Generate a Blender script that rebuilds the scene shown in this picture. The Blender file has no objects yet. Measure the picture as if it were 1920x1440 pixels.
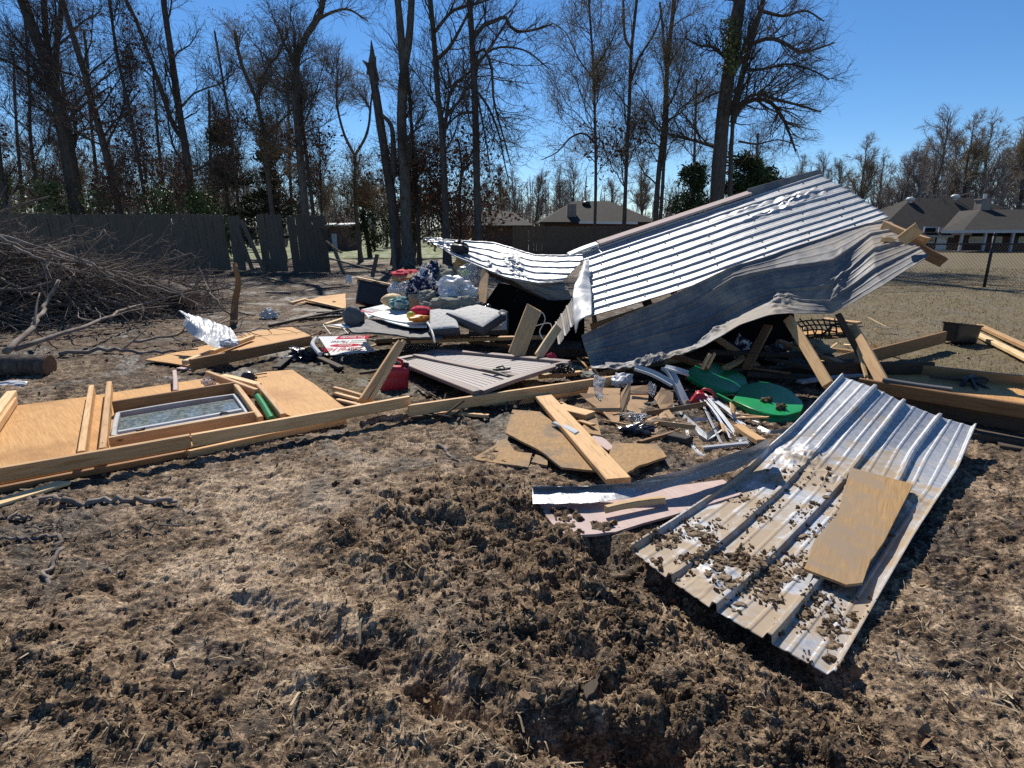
import bpy, math, random
import numpy as np
from mathutils import Vector, noise as mnoise
C = bpy.context.scene
rnd = random.Random(7)
# ------------------------------------------------------------------ camera, sky, sun, exposure
HC = 1.5; F = 1100.0; PITCH = math.radians(15.0)
cam = bpy.data.objects.new('camera', bpy.data.cameras.new('camera')); C.collection.objects.link(cam)
cam.location = (0, 0, HC); cam.rotation_euler = (math.radians(90) - PITCH, 0, 0)
cam.data.sensor_width = 36; cam.data.lens = 36 * F / 1920; cam.data.clip_start = .05; cam.data.clip_end = 6000
C.camera = cam
SUN_AZ, SUN_EL = math.radians(-12), math.radians(45)          # azimuth from +Y, clockwise
w = bpy.data.worlds.new('World'); C.world = w; w.use_nodes = True
nt = w.node_tree; bg = nt.nodes['Background']
sk = nt.nodes.new('ShaderNodeTexSky'); sk.sky_type = 'NISHITA'; sk.sun_disc = False
sk.sun_elevation = SUN_EL; sk.sun_rotation = SUN_AZ; sk.air_density = 1.0; sk.dust_density = 0.0; sk.ozone_density = 6.0; sk.altitude = 1500
hs = nt.nodes.new('ShaderNodeHueSaturation'); hs.inputs['Saturation'].default_value = 1.14; hs.inputs['Value'].default_value = 1.1
nt.links.new(sk.outputs[0], hs.inputs['Color']); nt.links.new(hs.outputs[0], bg.inputs[0]); bg.inputs[1].default_value = 0.085
sl = bpy.data.lights.new('sun', 'SUN'); sl.energy = 5.0; sl.angle = math.radians(.53); sl.color = (1, .94, .84)
so = bpy.data.objects.new('sun', sl); C.collection.objects.link(so)
SD = Vector((math.sin(SUN_AZ) * math.cos(SUN_EL), math.cos(SUN_AZ) * math.cos(SUN_EL), math.sin(SUN_EL)))
so.rotation_euler = SD.to_track_quat('Z', 'Y').to_euler(); so.location = (0, 0, 30)
C.view_settings.view_transform = 'Standard'; C.view_settings.look = 'None'; C.view_settings.exposure = 0.32
C.render.film_transparent = False
try:
    C.cycles.use_denoising = False; C.cycles.max_bounces = 6; C.cycles.diffuse_bounces = 3; C.cycles.transparent_max_bounces = 8
except Exception: pass
# ------------------------------------------------------------------ pixels of the 1920x1440 photo to points in the place
cp, sp = math.cos(PITCH), math.sin(PITCH)
def ray(px, py):
    u = (px - 960) / F; v = (720 - py) / F
    return (u, cp + v * sp, -sp + v * cp)
def G(px, py, z=0.0):                                   # the point seen there at height z
    r = ray(px, py); t = (z - HC) / r[2]
    return np.array((r[0] * t, r[1] * t, z))
def W(px, py, Y):                                       # the point seen there at distance Y
    r = ray(px, py); t = Y / r[1]; z = HC + r[2] * t
    if z < .012 and Y < 9: return G(px, py, .015)      # nothing sinks into the ground
    return np.array((r[0] * t, Y, z))
# ------------------------------------------------------------------ noise
_rg = np.random.default_rng(11); _pm = _rg.permutation(256); _pm = np.concatenate([_pm, _pm, _pm])
_ga = _rg.uniform(0, 2 * np.pi, 256); _gx, _gy = np.cos(_ga), np.sin(_ga)
def pn(x, y):
    x = np.asarray(x, float); y = np.asarray(y, float)
    xi = np.floor(x).astype(int); yi = np.floor(y).astype(int); fx = x - xi; fy = y - yi
    def g(i, j, dx, dy):
        h = _pm[(_pm[i & 255] + j) & 255]; return _gx[h] * dx + _gy[h] * dy
    u = fx * fx * fx * (fx * (fx * 6 - 15) + 10); v = fy * fy * fy * (fy * (fy * 6 - 15) + 10)
    a = g(xi, yi, fx, fy); b = g(xi + 1, yi, fx - 1, fy); c = g(xi, yi + 1, fx, fy - 1); d = g(xi + 1, yi + 1, fx - 1, fy - 1)
    return ((a * (1 - u) + b * u) * (1 - v) + (c * (1 - u) + d * u) * v) * 1.5
def fbm(x, y, o=4, ridge=False):
    s = 0; a = 1; n = 0
    for k in range(o):
        p = pn(x * 2 ** k + 17.3 * k, y * 2 ** k - 9.1 * k)
        s = s + a * (1 - 2 * np.abs(p) if ridge else p); n += a; a *= .5
    return s / n
def cells(x, y):                                        # rounded clods
    xi = np.floor(x).astype(int); yi = np.floor(y).astype(int); best = np.full(x.shape, 9.0); val = np.zeros(x.shape)
    for i in (-1, 0, 1):
        for j in (-1, 0, 1):
            h = _pm[(_pm[(xi + i) & 255] + yi + j) & 255]
            cx = xi + i + (h / 255.0); cy = yi + j + (_pm[h] / 255.0)
            d = (x - cx) ** 2 + (y - cy) ** 2; m = d < best
            best = np.where(m, d, best); val = np.where(m, _pm[h + 1] / 255.0, val)
    return np.clip(1 - best * 1.6, 0, 1) ** .7 * val
def sstep(a, b, x):
    t = np.clip((x - a) / (b - a), 0, 1); return t * t * (3 - 2 * t)
def pdist(x, y, pts):
    d = np.full(np.shape(x), 99.0)
    for (ax, ay), (bx, by) in zip(pts[:-1], pts[1:]):
        vx, vy = bx - ax, by - ay; t = np.clip(((x - ax) * vx + (y - ay) * vy) / (vx * vx + vy * vy), 0, 1)
        d = np.minimum(d, np.hypot(x - ax - t * vx, y - ay - t * vy))
    return d
# ------------------------------------------------------------------ mesh building
def nrm(v):
    v = np.asarray(v, float); n = np.linalg.norm(v, axis=-1, keepdims=True); return v / np.maximum(n, 1e-9)
def raw_mesh(name, V, polys, tc=None, smooth=False, attrs=None):
    """polys: list of int arrays (n,k) or lists of vertex indices"""
    me = bpy.data.meshes.new(name); V = np.asarray(V, np.float32)
    li, ls = [], []
    for p in polys:
        p = np.asarray(p, np.int32)
        if p.ndim == 1: p = p[None, :]
        li.append(p.ravel()); ls.append(np.full(len(p), p.shape[1], np.int32))
    li = np.concatenate(li); ls = np.concatenate(ls)
    me.vertices.add(len(V)); me.vertices.foreach_set('co', V.ravel())
    me.loops.add(len(li)); me.loops.foreach_set('vertex_index', li)
    me.polygons.add(len(ls)); st = np.zeros(len(ls), np.int32); st[1:] = np.cumsum(ls)[:-1]
    me.polygons.foreach_set('loop_start', st); me.polygons.foreach_set('loop_total', ls)
    me.polygons.foreach_set('use_smooth', np.full(len(ls), bool(smooth)))
    if tc is not None:
        a = me.attributes.new('tc', 'FLOAT_VECTOR', 'POINT'); a.data.foreach_set('vector', np.asarray(tc, np.float32).ravel())
    for k, v in (attrs or {}).items():
        a = me.attributes.new(k, 'FLOAT', 'POINT'); a.data.foreach_set('value', np.asarray(v, np.float32).ravel())
    me.update(calc_edges=True); me.validate(); return me
class MB:
    def __init__(s): s.V = []; s.T = []; s.P = []; s.n = 0
    def add(s, V, polys, tc=None):
        V = np.asarray(V, float).reshape(-1, 3); s.V.append(V); s.T.append(V if tc is None else np.asarray(tc, float).reshape(-1, 3))
        for p in polys: s.P.append(np.asarray(p, int) + s.n)
        s.n += len(V); return s
    def board(s, p, q, w, t, up=(0, 0, 1), seg=6, bow=.009, jag=(.004, .006), ch=.005):
        p = np.asarray(p, float); q = np.asarray(q, float); L = np.linalg.norm(q - p); a = (q - p) / L
        sd = nrm(np.cross(a, up)); n = np.cross(sd, a)
        ch = min(ch, w * .2, t * .2); hw, ht = w / 2, t / 2
        prof = [(-hw + ch, -ht), (hw - ch, -ht), (hw, -ht + ch), (hw, ht - ch), (hw - ch, ht), (-hw + ch, ht), (-hw, ht - ch), (-hw, -ht + ch)]
        V, T = [], []; b1, b2 = rnd.uniform(-1, 1) * bow, rnd.uniform(-1, 1) * bow; tw = rnd.uniform(-.03, .03); off = rnd.uniform(0, 40)
        for k in range(seg + 1):
            f = k / seg; an = tw * (f - .5); sb = math.sin(math.pi * f)
            for (x, y) in prof:
                al = f * L
                if k == 0 and jag[0]: al += rnd.uniform(-1, 1) * jag[0]
                if k == seg and jag[1]: al += rnd.uniform(-1, 1) * jag[1]
                x2, y2 = x * math.cos(an) - y * math.sin(an), x * math.sin(an) + y * math.cos(an)
                V.append(p + a * al + sd * (x2 + b1 * sb) + n * (y2 + b2 * sb)); T.append((al + off, x, y + off))
        Q = [[k * 8 + i, k * 8 + (i + 1) % 8, (k + 1) * 8 + (i + 1) % 8, (k + 1) * 8 + i] for k in range(seg) for i in range(8)]
        return s.add(V, [np.array(Q), list(range(7, -1, -1)), [seg * 8 + i for i in range(8)]], T)
    def box(s, c, sz, rz=0, tilt=None):
        c = np.asarray(c, float); hx, hy, hz = [v / 2 for v in sz]
        V = np.array([(x, y, z) for z in (-hz, hz) for y in (-hy, hy) for x in (-hx, hx)])
        T = V.copy(); cr, sr = math.cos(rz), math.sin(rz)
        V = V @ np.array([[cr, sr, 0], [-sr, cr, 0], [0, 0, 1]]) + c
        return s.add(V, [np.array([(0, 2, 3, 1), (4, 5, 7, 6), (0, 1, 5, 4), (2, 6, 7, 3), (0, 4, 6, 2), (1, 3, 7, 5)])], T)
    def slab(s, pts, th, jag=0.0, sub=1, up=None):
        pts = [np.asarray(p, float) for p in pts]
        if sub > 1 or jag:
            o = []
            for a, b in zip(pts, pts[1:] + pts[:1]):
                for k in range(sub):
                    m = a + (b - a) * k / sub
                    if k: m = m + np.array((rnd.uniform(-jag, jag), rnd.uniform(-jag, jag), 0))
                    o.append(m)
            pts = o
        P = np.array(pts); c = P.mean(0); nn = np.zeros(3)
        for a, b in zip(P, np.roll(P, -1, 0)): nn += np.cross(a - c, b - c)
        nn = nrm(nn)
        if nn[2] < 0 and up is None: P = P[::-1]; nn = -nn
        n = len(P); e1 = nrm(P[1] - P[0]); e2 = np.cross(nn, e1); tt = np.stack([(P - c) @ e1, (P - c) @ e2, np.zeros(n)], 1)
        V = np.concatenate([P, P - nn * th]); T = np.concatenate([tt, tt - (0, 0, th)])
        sd = np.array([[i, n + i, n + (i + 1) % n, (i + 1) % n] for i in range(n)])
        return s.add(V, [list(range(n)), list(range(2 * n - 1, n - 1, -1)), sd], T)
    def tube(s, pts, r, sides=6, caps=True):
        P = np.asarray(pts, float); k = len(P); r = np.broadcast_to(np.asarray(r, float), (k,))
        V, Q = tubes(P[None], r[None], sides); L = np.concatenate([[0], np.cumsum(np.linalg.norm(np.diff(P, axis=0), axis=1))])
        a = np.tile(np.arange(sides) / sides, k) * 2 * np.pi; rr = np.repeat(r, sides)
        pol = [Q]
        if caps: pol += [list(range(sides - 1, -1, -1)), [(k - 1) * sides + i for i in range(sides)]]
        return s.add(V, pol, np.stack([np.repeat(L, sides), rr * np.cos(a), rr * np.sin(a)], 1))
    def grid(s, A, tc=None, th=0.0):
        A = np.asarray(A, float); r, c = A.shape[:2]; i = np.arange(r * c).reshape(r, c)
        Q = np.stack([i[:-1, :-1], i[1:, :-1], i[1:, 1:], i[:-1, 1:]], -1).reshape(-1, 4)
        s.add(A.reshape(-1, 3), [Q], None if tc is None else np.asarray(tc).reshape(-1, 3))
        if th:                                            # a back skin and rim, so the sheet has its thickness
            N = gnorm(A); B2 = A - N * th; off = s.n
            s.add(B2.reshape(-1, 3), [Q[:, ::-1]], None if tc is None else np.asarray(tc).reshape(-1, 3))
            rim = np.concatenate([i[0, :], i[1:, -1], i[-1, -2::-1], i[-2:0:-1, 0]]); f = np.concatenate([rim, rim[:1]])
            s.P.append(np.stack([f[:-1] + off - r * c, f[1:] + off - r * c, f[1:] + off, f[:-1] + off], 1))
        return s
    def blob(s, c, rad, amp=.2, fr=2.0, sub=4, seed=0, crump=False, rz=0, jit=0.0):
        import bmesh
        bm = bmesh.new(); bmesh.ops.create_icosphere(bm, subdivisions=sub, radius=1)
        V = []; cr, sr = math.cos(rz), math.sin(rz)
        for v in bm.verts:
            p = v.co * fr + Vector((seed * 3.7, seed * 1.3, seed))
            if crump:                                     # creased folds running in several directions
                wp = v.co + mnoise.noise_vector(v.co * 1.7 + Vector((seed, 0, 0))) * .35; d = 0
                for q in range(7):
                    s1 = seed * 12.9 + q * 4.7; dv = Vector((math.sin(s1 * 1.3), math.sin(s1 * 2.1 + 1), math.sin(s1 * 3.7 + 2))).normalized()
                    d += (abs(math.sin(wp.dot(dv) * fr * (1.1 + q * .75) + s1)) - .6) * (1.0 / (1 + q * .55))
                d *= -.62
            else: d = mnoise.fractal(p, 1.0, 2.0, 3)
            q = v.co * (1 + amp * d + (rnd.uniform(-jit, jit) if jit else 0)); x, y, z = q.x * rad[0], q.y * rad[1], q.z * rad[2]
            V.append((c[0] + x * cr - y * sr, c[1] + x * sr + y * cr, c[2] + z))
        Q = np.array([[v.index for v in f.verts] for f in bm.faces]); bm.free()
        return s.add(V, [Q])
    def wallbox(s, x0, x1, y0, y1, z0, z1):
        for (a, b), u in ((((x0, y0), (x1, y0)), 0), (((x1, y0), (x1, y1)), 0), (((x1, y1), (x0, y1)), 0), (((x0, y1), (x0, y0)), 0)):
            L = math.hypot(b[0] - a[0], b[1] - a[1]); s.add([(*a, z0), (*b, z0), (*b, z1), (*a, z1)], [[0, 1, 2, 3]], [(0, z0, 0), (L, z0, 0), (L, z1, 0), (0, z1, 0)])
        return s
    def build(s, name, m, parent=None, smooth=False, **tags):
        V = np.concatenate(s.V); T = np.concatenate(s.T)
        if parent is None: org = np.array((V[:, 0].mean(), V[:, 1].mean(), V[:, 2].min()))
        else:
            org = np.zeros(3); pp = parent
            while pp is not None: org = org + np.array(pp.location); pp = pp.parent
        me = raw_mesh(name, V - org, s.P, T, smooth)
        o = bpy.data.objects.new(name, me); C.collection.objects.link(o); me.materials.append(m)
        if parent is None: o.location = org
        else: o.parent = parent
        for k, v in tags.items(): o[k] = v
        return o
def thing(name, label, cat, loc, group=None):
    o = bpy.data.objects.new(name, None); C.collection.objects.link(o); o.location = tuple(loc); o['label'] = label; o['category'] = cat
    o.empty_display_size = .1
    if group: o['group'] = group
    return o
def tag(o, label, cat, group=None, kind=None):
    if label: o['label'] = label
    if cat: o['category'] = cat
    if group: o['group'] = group
    if kind: o['kind'] = kind
    return o
def tubes(P, R, sides):
    """P (n,k,3), R (n,k) -> vertices and quads of n tapering tubes"""
    n, k, _ = P.shape; tn = np.empty_like(P); tn[:, 1:-1] = P[:, 2:] - P[:, :-2]; tn[:, 0] = P[:, 1] - P[:, 0]; tn[:, -1] = P[:, -1] - P[:, -2]
    tn = nrm(tn); main = nrm(P[:, -1] - P[:, 0] + 1e-6)
    ref = np.where(np.abs(main[:, 2:3]) > .8, np.array([[1., .13, 0]]), np.array([[.05, .08, 1.]]))
    a = nrm(np.cross(tn, ref[:, None, :])); b = np.cross(tn, a)
    ang = np.arange(sides) * 2 * np.pi / sides
    V = P[:, :, None, :] + R[:, :, None, None] * (a[:, :, None, :] * np.cos(ang)[None, None, :, None] + b[:, :, None, :] * np.sin(ang)[None, None, :, None])
    i = np.arange(n * k * sides).reshape(n, k, sides); j = np.roll(i, -1, 2)
    Q = np.stack([i[:, :-1], j[:, :-1], j[:, 1:], i[:, 1:]], -1).reshape(-1, 4)
    return V.reshape(-1, 3), Q
def gnorm(A):
    du = np.gradient(A, axis=1); dv = np.gradient(A, axis=0); return nrm(np.cross(dv, du))
def _cr1(A, n, ax):
    A = np.moveaxis(np.asarray(A, float), ax, 0); k = len(A)
    P = np.concatenate([(2 * A[0] - A[1])[None], A, (2 * A[-1] - A[-2])[None]])
    t = np.linspace(0, k - 1, n); i = np.minimum(t.astype(int), k - 2); f = (t - i).reshape((-1,) + (1,) * (A.ndim - 1))
    p0, p1, p2, p3 = P[i], P[i + 1], P[i + 2], P[i + 3]
    o = .5 * (2 * p1 + (p2 - p0) * f + (2 * p0 - 5 * p1 + 4 * p2 - p3) * f ** 2 + (3 * p1 - p0 - 3 * p2 + p3) * f ** 3)
    return np.moveaxis(o, 0, ax)
def _ln1(A, n, ax):
    A = np.moveaxis(np.asarray(A, float), ax, 0); k = len(A); t = np.linspace(0, k - 1, n); i = np.minimum(t.astype(int), k - 2); f = (t - i).reshape((-1,) + (1,) * (A.ndim - 1))
    return np.moveaxis(A[i] * (1 - f) + A[i + 1] * f, 0, ax)
def net(ctrl, nr, nc, sharp=0.0):                       # sharp: how far the sheet is creased along its control lines
    c = np.array(ctrl, float); A = _cr1(_cr1(c, nr, 0), nc, 1)
    return A if not sharp else A * (1 - sharp) + _ln1(_ln1(c, nr, 0), nc, 1) * sharp
def arcs(A):
    u = np.concatenate([np.zeros((A.shape[0], 1)), np.cumsum(np.linalg.norm(np.diff(A, axis=1), axis=2), 1)], 1)
    v = np.concatenate([np.zeros((1, A.shape[1])), np.cumsum(np.linalg.norm(np.diff(A, axis=0), axis=2), 0)], 0)
    return u, v
def ribs(x, n, wid=.16, minor=2, mh=.22):
    """height profile 0..1 across a ribbed sheet, x 0..1, n pans"""
    d = np.abs(((x * n + .5) % 1) - .5); h = np.clip((wid - d) / (wid * .5), 0, 1)
    for k in range(minor):
        c = (k + 1) / (minor + 1); dm = np.abs(((x * n) % 1) - c); h = np.maximum(h, mh * np.clip((.05 - dm) / .025, 0, 1))
    return h
# ------------------------------------------------------------------ materials
def newmat(name):
    m = bpy.data.materials.new(name); m.use_nodes = True; n = m.node_tree.nodes; return m, n, m.node_tree.links, n['Principled BSDF']
def mapped(n, l, sc, use='tc', rand=True):
    if use == 'tc':
        a = n.new('ShaderNodeAttribute'); a.attribute_name = 'tc'; src = a.outputs['Vector']
    else:
        a = n.new('ShaderNodeNewGeometry'); src = a.outputs['Position']
    if rand:
        oi = n.new('ShaderNodeObjectInfo'); mu = n.new('ShaderNodeMath'); mu.operation = 'MULTIPLY'; mu.inputs[1].default_value = 57.0
        l.new(oi.outputs['Random'], mu.inputs[0]); ad = n.new('ShaderNodeVectorMath'); ad.operation = 'ADD'
        l.new(src, ad.inputs[0]); l.new(mu.outputs[0], ad.inputs[1]); src = ad.outputs[0]
    mp = n.new('ShaderNodeMapping'); mp.inputs['Scale'].default_value = sc; l.new(src, mp.inputs[0]); return mp.outputs[0]
def noisen(n, l, vec, scale, detail=4, rough=.6, dist=0.0):
    t = n.new('ShaderNodeTexNoise'); t.inputs['Scale'].default_value = scale; t.inputs['Detail'].default_value = detail
    t.inputs['Roughness'].default_value = rough; t.inputs['Distortion'].default_value = dist; l.new(vec, t.inputs['Vector']); return t.outputs['Fac']
def ramp(n, l, fac, stops):
    r = n.new('ShaderNodeValToRGB'); e = r.color_ramp.elements
    while len(e) < len(stops): e.new(.5)
    for x, (p, c) in zip(e, stops): x.position = p; x.color = (*c, 1) if len(c) == 3 else c
    l.new(fac, r.inputs[0]); return r.outputs[0]
def mix(n, l, fac, a, b, mode='MIX'):
    m = n.new('ShaderNodeMix'); m.data_type = 'RGBA'; m.blend_type = mode
    for sck, v in ((m.inputs[0], fac), (m.inputs[6], a), (m.inputs[7], b)):
        if isinstance(v, (int, float)): sck.default_value = v
        elif isinstance(v, tuple): sck.default_value = (*v, 1)
        else: l.new(v, sck)
    return m.outputs[2]
def bump(n, l, h, st, dist, bs):
    b = n.new('ShaderNodeBump'); b.inputs['Strength'].default_value = st; b.inputs['Distance'].default_value = dist; l.new(h, b.inputs['Height'])
    l.new(b.outputs[0], bs.inputs['Normal']); return b
def M(name, c1, c2, scale=6, stretch=(1, 1, 1), rough=.7, metal=0, bst=.3, bd=.004, det=5, lo=.3, hi=.7, stain=None, ss=1.5, sth=(.55, .7), use='tc', spec=.4, rand=True, trans=0, dist=0.0):
    m, n, l, b = newmat(name)
    v = mapped(n, l, stretch, use, rand); f = noisen(n, l, v, scale, det, .62, dist)
    col = ramp(n, l, f, [(lo, c1), (hi, c2)])
    if stain:
        v2 = mapped(n, l, (1, 1, 1), use, rand); f2 = noisen(n, l, v2, ss, 6, .68)
        k = ramp(n, l, f2, [(sth[0], (0, 0, 0)), (sth[1], (1, 1, 1))]); col = mix(n, l, k, col, stain)
        if metal:
            mm = n.new('ShaderNodeMapRange'); mm.inputs[3].default_value = metal; mm.inputs[4].default_value = 0; l.new(k, mm.inputs[0]); l.new(mm.outputs[0], b.inputs['Metallic'])
            mr = n.new('ShaderNodeMapRange'); mr.inputs[3].default_value = rough; mr.inputs[4].default_value = .95; l.new(k, mr.inputs[0]); l.new(mr.outputs[0], b.inputs['Roughness'])
    l.new(col, b.inputs['Base Color'])
    if not (stain and metal): b.inputs['Metallic'].default_value = metal; b.inputs['Roughness'].default_value = rough
    b.inputs['Specular IOR Level'].default_value = spec
    if trans:
        b.inputs['Transmission Weight'].default_value = trans
    if bst: bump(n, l, f, bst, bd, b)
    return m
def wood(name, light, dark, knots=True, rough=.65, dirt=None, sth=(.52, .75)):
    m, n, l, b = newmat(name)
    v = mapped(n, l, (1.2, 14, 14)); g = noisen(n, l, v, 4, 6, .65, .6)
    col = ramp(n, l, g, [(.28, dark), (.5, light), (.75, tuple(min(1, x * 1.12) for x in light))])
    if knots:
        v3 = mapped(n, l, (1.6, 9, 4)); vo = n.new('ShaderNodeTexVoronoi'); vo.inputs['Scale'].default_value = 1.6; l.new(v3, vo.inputs['Vector'])
        k = ramp(n, l, vo.outputs['Distance'], [(.03, (1, 1, 1)), (.075, (0, 0, 0))]); col = mix(n, l, k, col, tuple(x * .35 for x in dark))
    v2 = mapped(n, l, (1, 3, 3)); f2 = noisen(n, l, v2, 2.2, 5, .65)
    v5 = mapped(n, l, (2.5, 60, 60)); col = mix(n, l, .35, col, ramp(n, l, noisen(n, l, v5, 3, 4, .7, .4), [(.3, (.45, .4, .36)), (.7, (1.25, 1.25, 1.25))]), 'MULTIPLY')
    if dirt: col = mix(n, l, ramp(n, l, f2, [(sth[0], (0, 0, 0)), (sth[1], (.85, .85, .85))]), col, dirt)
    else: col = mix(n, l, ramp(n, l, f2, [(.35, (0, 0, 0)), (.8, (.4, .4, .4))]), col, tuple(x * .7 for x in dark))
    oi = n.new('ShaderNodeObjectInfo'); col = mix(n, l, .8, col, ramp(n, l, oi.outputs['Random'], [(0, (.66, .60, .54)), (.5, (.95, .93, .9)), (1, (1.12, 1.1, 1.04))]), 'MULTIPLY')   # boards differ in age
    l.new(col, b.inputs['Base Color']); b.inputs['Roughness'].default_value = rough; b.inputs['Specular IOR Level'].default_value = .25
    bump(n, l, g, .35, .002, b); return m
PINE = wood('pine_lumber', (.70, .455, .235), (.47, .25, .095))
PINE2 = wood('pine_lumber_muddy', (.62, .395, .195), (.38, .205, .08), dirt=(.16, .11, .07), sth=(.62, .85))
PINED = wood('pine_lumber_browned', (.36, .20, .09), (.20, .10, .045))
PALEW = wood('pale_fresh_pine', (.78, .58, .33), (.56, .36, .16))
GREYW = wood('weathered_grey_wood', (.085, .078, .072), (.04, .037, .035), knots=False, rough=.85)
FENCEW = wood('fence_wood', (.16, .128, .10), (.075, .06, .048), knots=False, rough=.9)
DARKW = wood('dark_weathered_board', (.10, .075, .055), (.045, .034, .027), rough=.8)
PLY = M('plywood', (.40, .205, .07), (.66, .385, .155), 5, (1.2, 26, 1), .7, bst=.12, bd=.0008, stain=(.34, .17, .06), ss=1.6, sth=(.5, .72), spec=.2, dist=.5)
PLYM = M('plywood_muddy', (.25, .15, .065), (.42, .265, .12), 5, (1.2, 24, 1), .8, bst=.15, bd=.001, dist=.5, stain=(.27, .20, .135), ss=3.4, sth=(.43, .58), spec=.2)
OSB = M('hardboard', (.27, .165, .08), (.43, .275, .135), 26, (1, 2.2, 1), .85, bst=.3, bd=.0015, stain=(.22, .165, .115), ss=4.5, sth=(.48, .62), spec=.2, det=7)
SIDING = M('pinkish_siding', (.44, .33, .30), (.53, .41, .37), 5, (1, 9, 1), .75, bst=.25, bd=.003, stain=(.25, .17, .12), ss=3.0, sth=(.58, .75), spec=.25)
DOORP = M('door_panel_paint', (.30, .26, .24), (.37, .325, .30), 8, (1, 4, 1), .6, bst=.15, bd=.002, stain=(.30, .23, .19), ss=5, sth=(.6, .8), spec=.3)
DOORF = M('door_frame_paint', (.16, .115, .105), (.21, .155, .14), 8, (1, 4, 1), .55, bst=.15, bd=.002, spec=.35)
def sheetmetal(name, base, rough, dirtc, ss, sth, metal=.9, grad=None):
    m, n, l, b = newmat(name)
    v = mapped(n, l, (1, 1, 1)); vo = n.new('ShaderNodeTexVoronoi'); vo.inputs['Scale'].default_value = 60; l.new(v, vo.inputs['Vector'])
    big = noisen(n, l, v, 2.1, 5, .6); v4 = mapped(n, l, (1, 9, 1)); st = noisen(n, l, v4, 3.0, 6, .7)
    spg = ramp(n, l, vo.outputs['Color'], [(.2, tuple(x * .86 for x in base)), (.8, tuple(min(1, x * 1.1) for x in base))])
    col = mix(n, l, ramp(n, l, st, [(.4, (0, 0, 0)), (.75, (.55, .55, .55))]), spg, tuple(x * .62 for x in base))
    d = noisen(n, l, v, ss, 8, .7, .3)
    if grad:                                            # dirtier towards one end of the sheet
        at_ = n.new('ShaderNodeAttribute'); at_.attribute_name = 'tc'; sx_ = n.new('ShaderNodeSeparateXYZ'); l.new(at_.outputs['Vector'], sx_.inputs[0])
        g_ = n.new('ShaderNodeMapRange'); g_.inputs[1].default_value, g_.inputs[2].default_value, g_.inputs[3].default_value, g_.inputs[4].default_value = grad; l.new(sx_.outputs[1], g_.inputs[0])
        a_ = n.new('ShaderNodeMath'); a_.operation = 'ADD'; l.new(d, a_.inputs[0]); l.new(g_.outputs[0], a_.inputs[1]); d = a_.outputs[0]
    k = ramp(n, l, d, [(sth[0], (0, 0, 0)), (sth[1], (1, 1, 1))])
    col = mix(n, l, k, col, dirtc); l.new(col, b.inputs['Base Color'])
    mm = n.new('ShaderNodeMapRange'); mm.inputs[3].default_value = metal; mm.inputs[4].default_value = .0; l.new(k, mm.inputs[0]); l.new(mm.outputs[0], b.inputs['Metallic'])
    r0 = n.new('ShaderNodeMapRange'); r0.inputs[3].default_value = rough - .08; r0.inputs[4].default_value = rough + .14; l.new(big, r0.inputs[0])
    mr = n.new('ShaderNodeMix'); mr.data_type = 'FLOAT'; l.new(k, mr.inputs[0]); l.new(r0.outputs[0], mr.inputs[2]); mr.inputs[3].default_value = .95
    l.new(mr.outputs[0], b.inputs['Roughness']); bump(n, l, big, .25, .006, b); return m
ROOFM = sheetmetal('galvanized_roofing', (.43, .435, .44), .54, (.36, .31, .25), 3.2, (.60, .80), .6)
ROOFD = sheetmetal('weathered_shaded_roofing', (.15, .15, .157), .6, (.40, .335, .255), 1.6, (.44, .68), .25)  # weathered roofing, base darkened for shade, pale stain for dirt and sunlit folds
SHEETM = sheetmetal('muddy_sheet_metal', (.47, .48, .50), .5, (.37, .29, .205), 4.2, (.435, .56), .5, (.5, 1.5, -.10, .035))
TRIMM = sheetmetal('bent_flashing_metal', (.46, .47, .48), .46, (.30, .25, .2), 2.6, (.62, .75), .8)
WHITEM = M('white_painted_metal', (.50, .50, .49), (.60, .60, .585), 3, (1, 1, 1), .45, bst=.1, stain=(.45, .42, .38), ss=2.4, sth=(.58, .8))
ALU = M('white_vinyl_frame', (.72, .74, .75), (.8, .8, .8), 3, rough=.4, bst=.05)
VINYLG = M('grey_vinyl_trim', (.33, .35, .38), (.48, .5, .52), 3, (1, 6, 1), .45, bst=.1, stain=(.25, .22, .19), ss=3, sth=(.6, .8))
BLACKP = M('black_plastic', (.012, .013, .016), (.022, .023, .026), 8, rough=.38, bst=.1, stain=(.07, .06, .05), ss=3, sth=(.58, .85))
ALUG = M('dusty_window_frame', (.36, .37, .38), (.48, .48, .48), 4, rough=.5, bst=.05, stain=(.25, .22, .18), ss=4, sth=(.5, .7))
GREENP = M('green_plastic', (.008, .24, .07), (.01, .29, .085), 6, rough=.34, bst=.06, stain=(.05, .12, .05), ss=4, sth=(.62, .85))
REDP = M('red_plastic', (.42, .02, .03), (.50, .03, .04), 6, rough=.4, bst=.06, stain=(.24, .05, .045), ss=4, sth=(.6, .85))
GREENT = M('green_tube_plastic', (.01, .20, .06), (.02, .26, .09), 6, rough=.3, bst=.05)
CARD = M('cardboard', (.46, .29, .16), (.54, .36, .21), 10, (1, 4, 1), .85, bst=.2, bd=.002, stain=(.33, .21, .12), ss=3, sth=(.5, .7), spec=.15)
FILM = M('clear_plastic_film', (.75, .77, .78), (.85, .86, .87), 6, rough=.22, bst=.6, bd=.01, trans=.75, spec=.6)
BAGW = M('white_plastic_bag', (.62, .64, .65), (.78, .79, .80), 7, rough=.35, bst=.5, bd=.012, trans=.25, spec=.5)
BAGB = M('black_plastic_bag', (.008, .009, .012), (.02, .02, .026), 7, rough=.22, bst=.7, bd=.015, spec=.6)
CLOTHN = M('navy_patterned_cloth', (.012, .016, .05), (.55, .55, .58), 16, rough=.9, bst=.5, bd=.01, det=2, lo=.52, hi=.58)
CLOTHR = M('red_cloth', (.42, .015, .04), (.6, .04, .08), 6, rough=.9, bst=.5, bd=.01)
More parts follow.
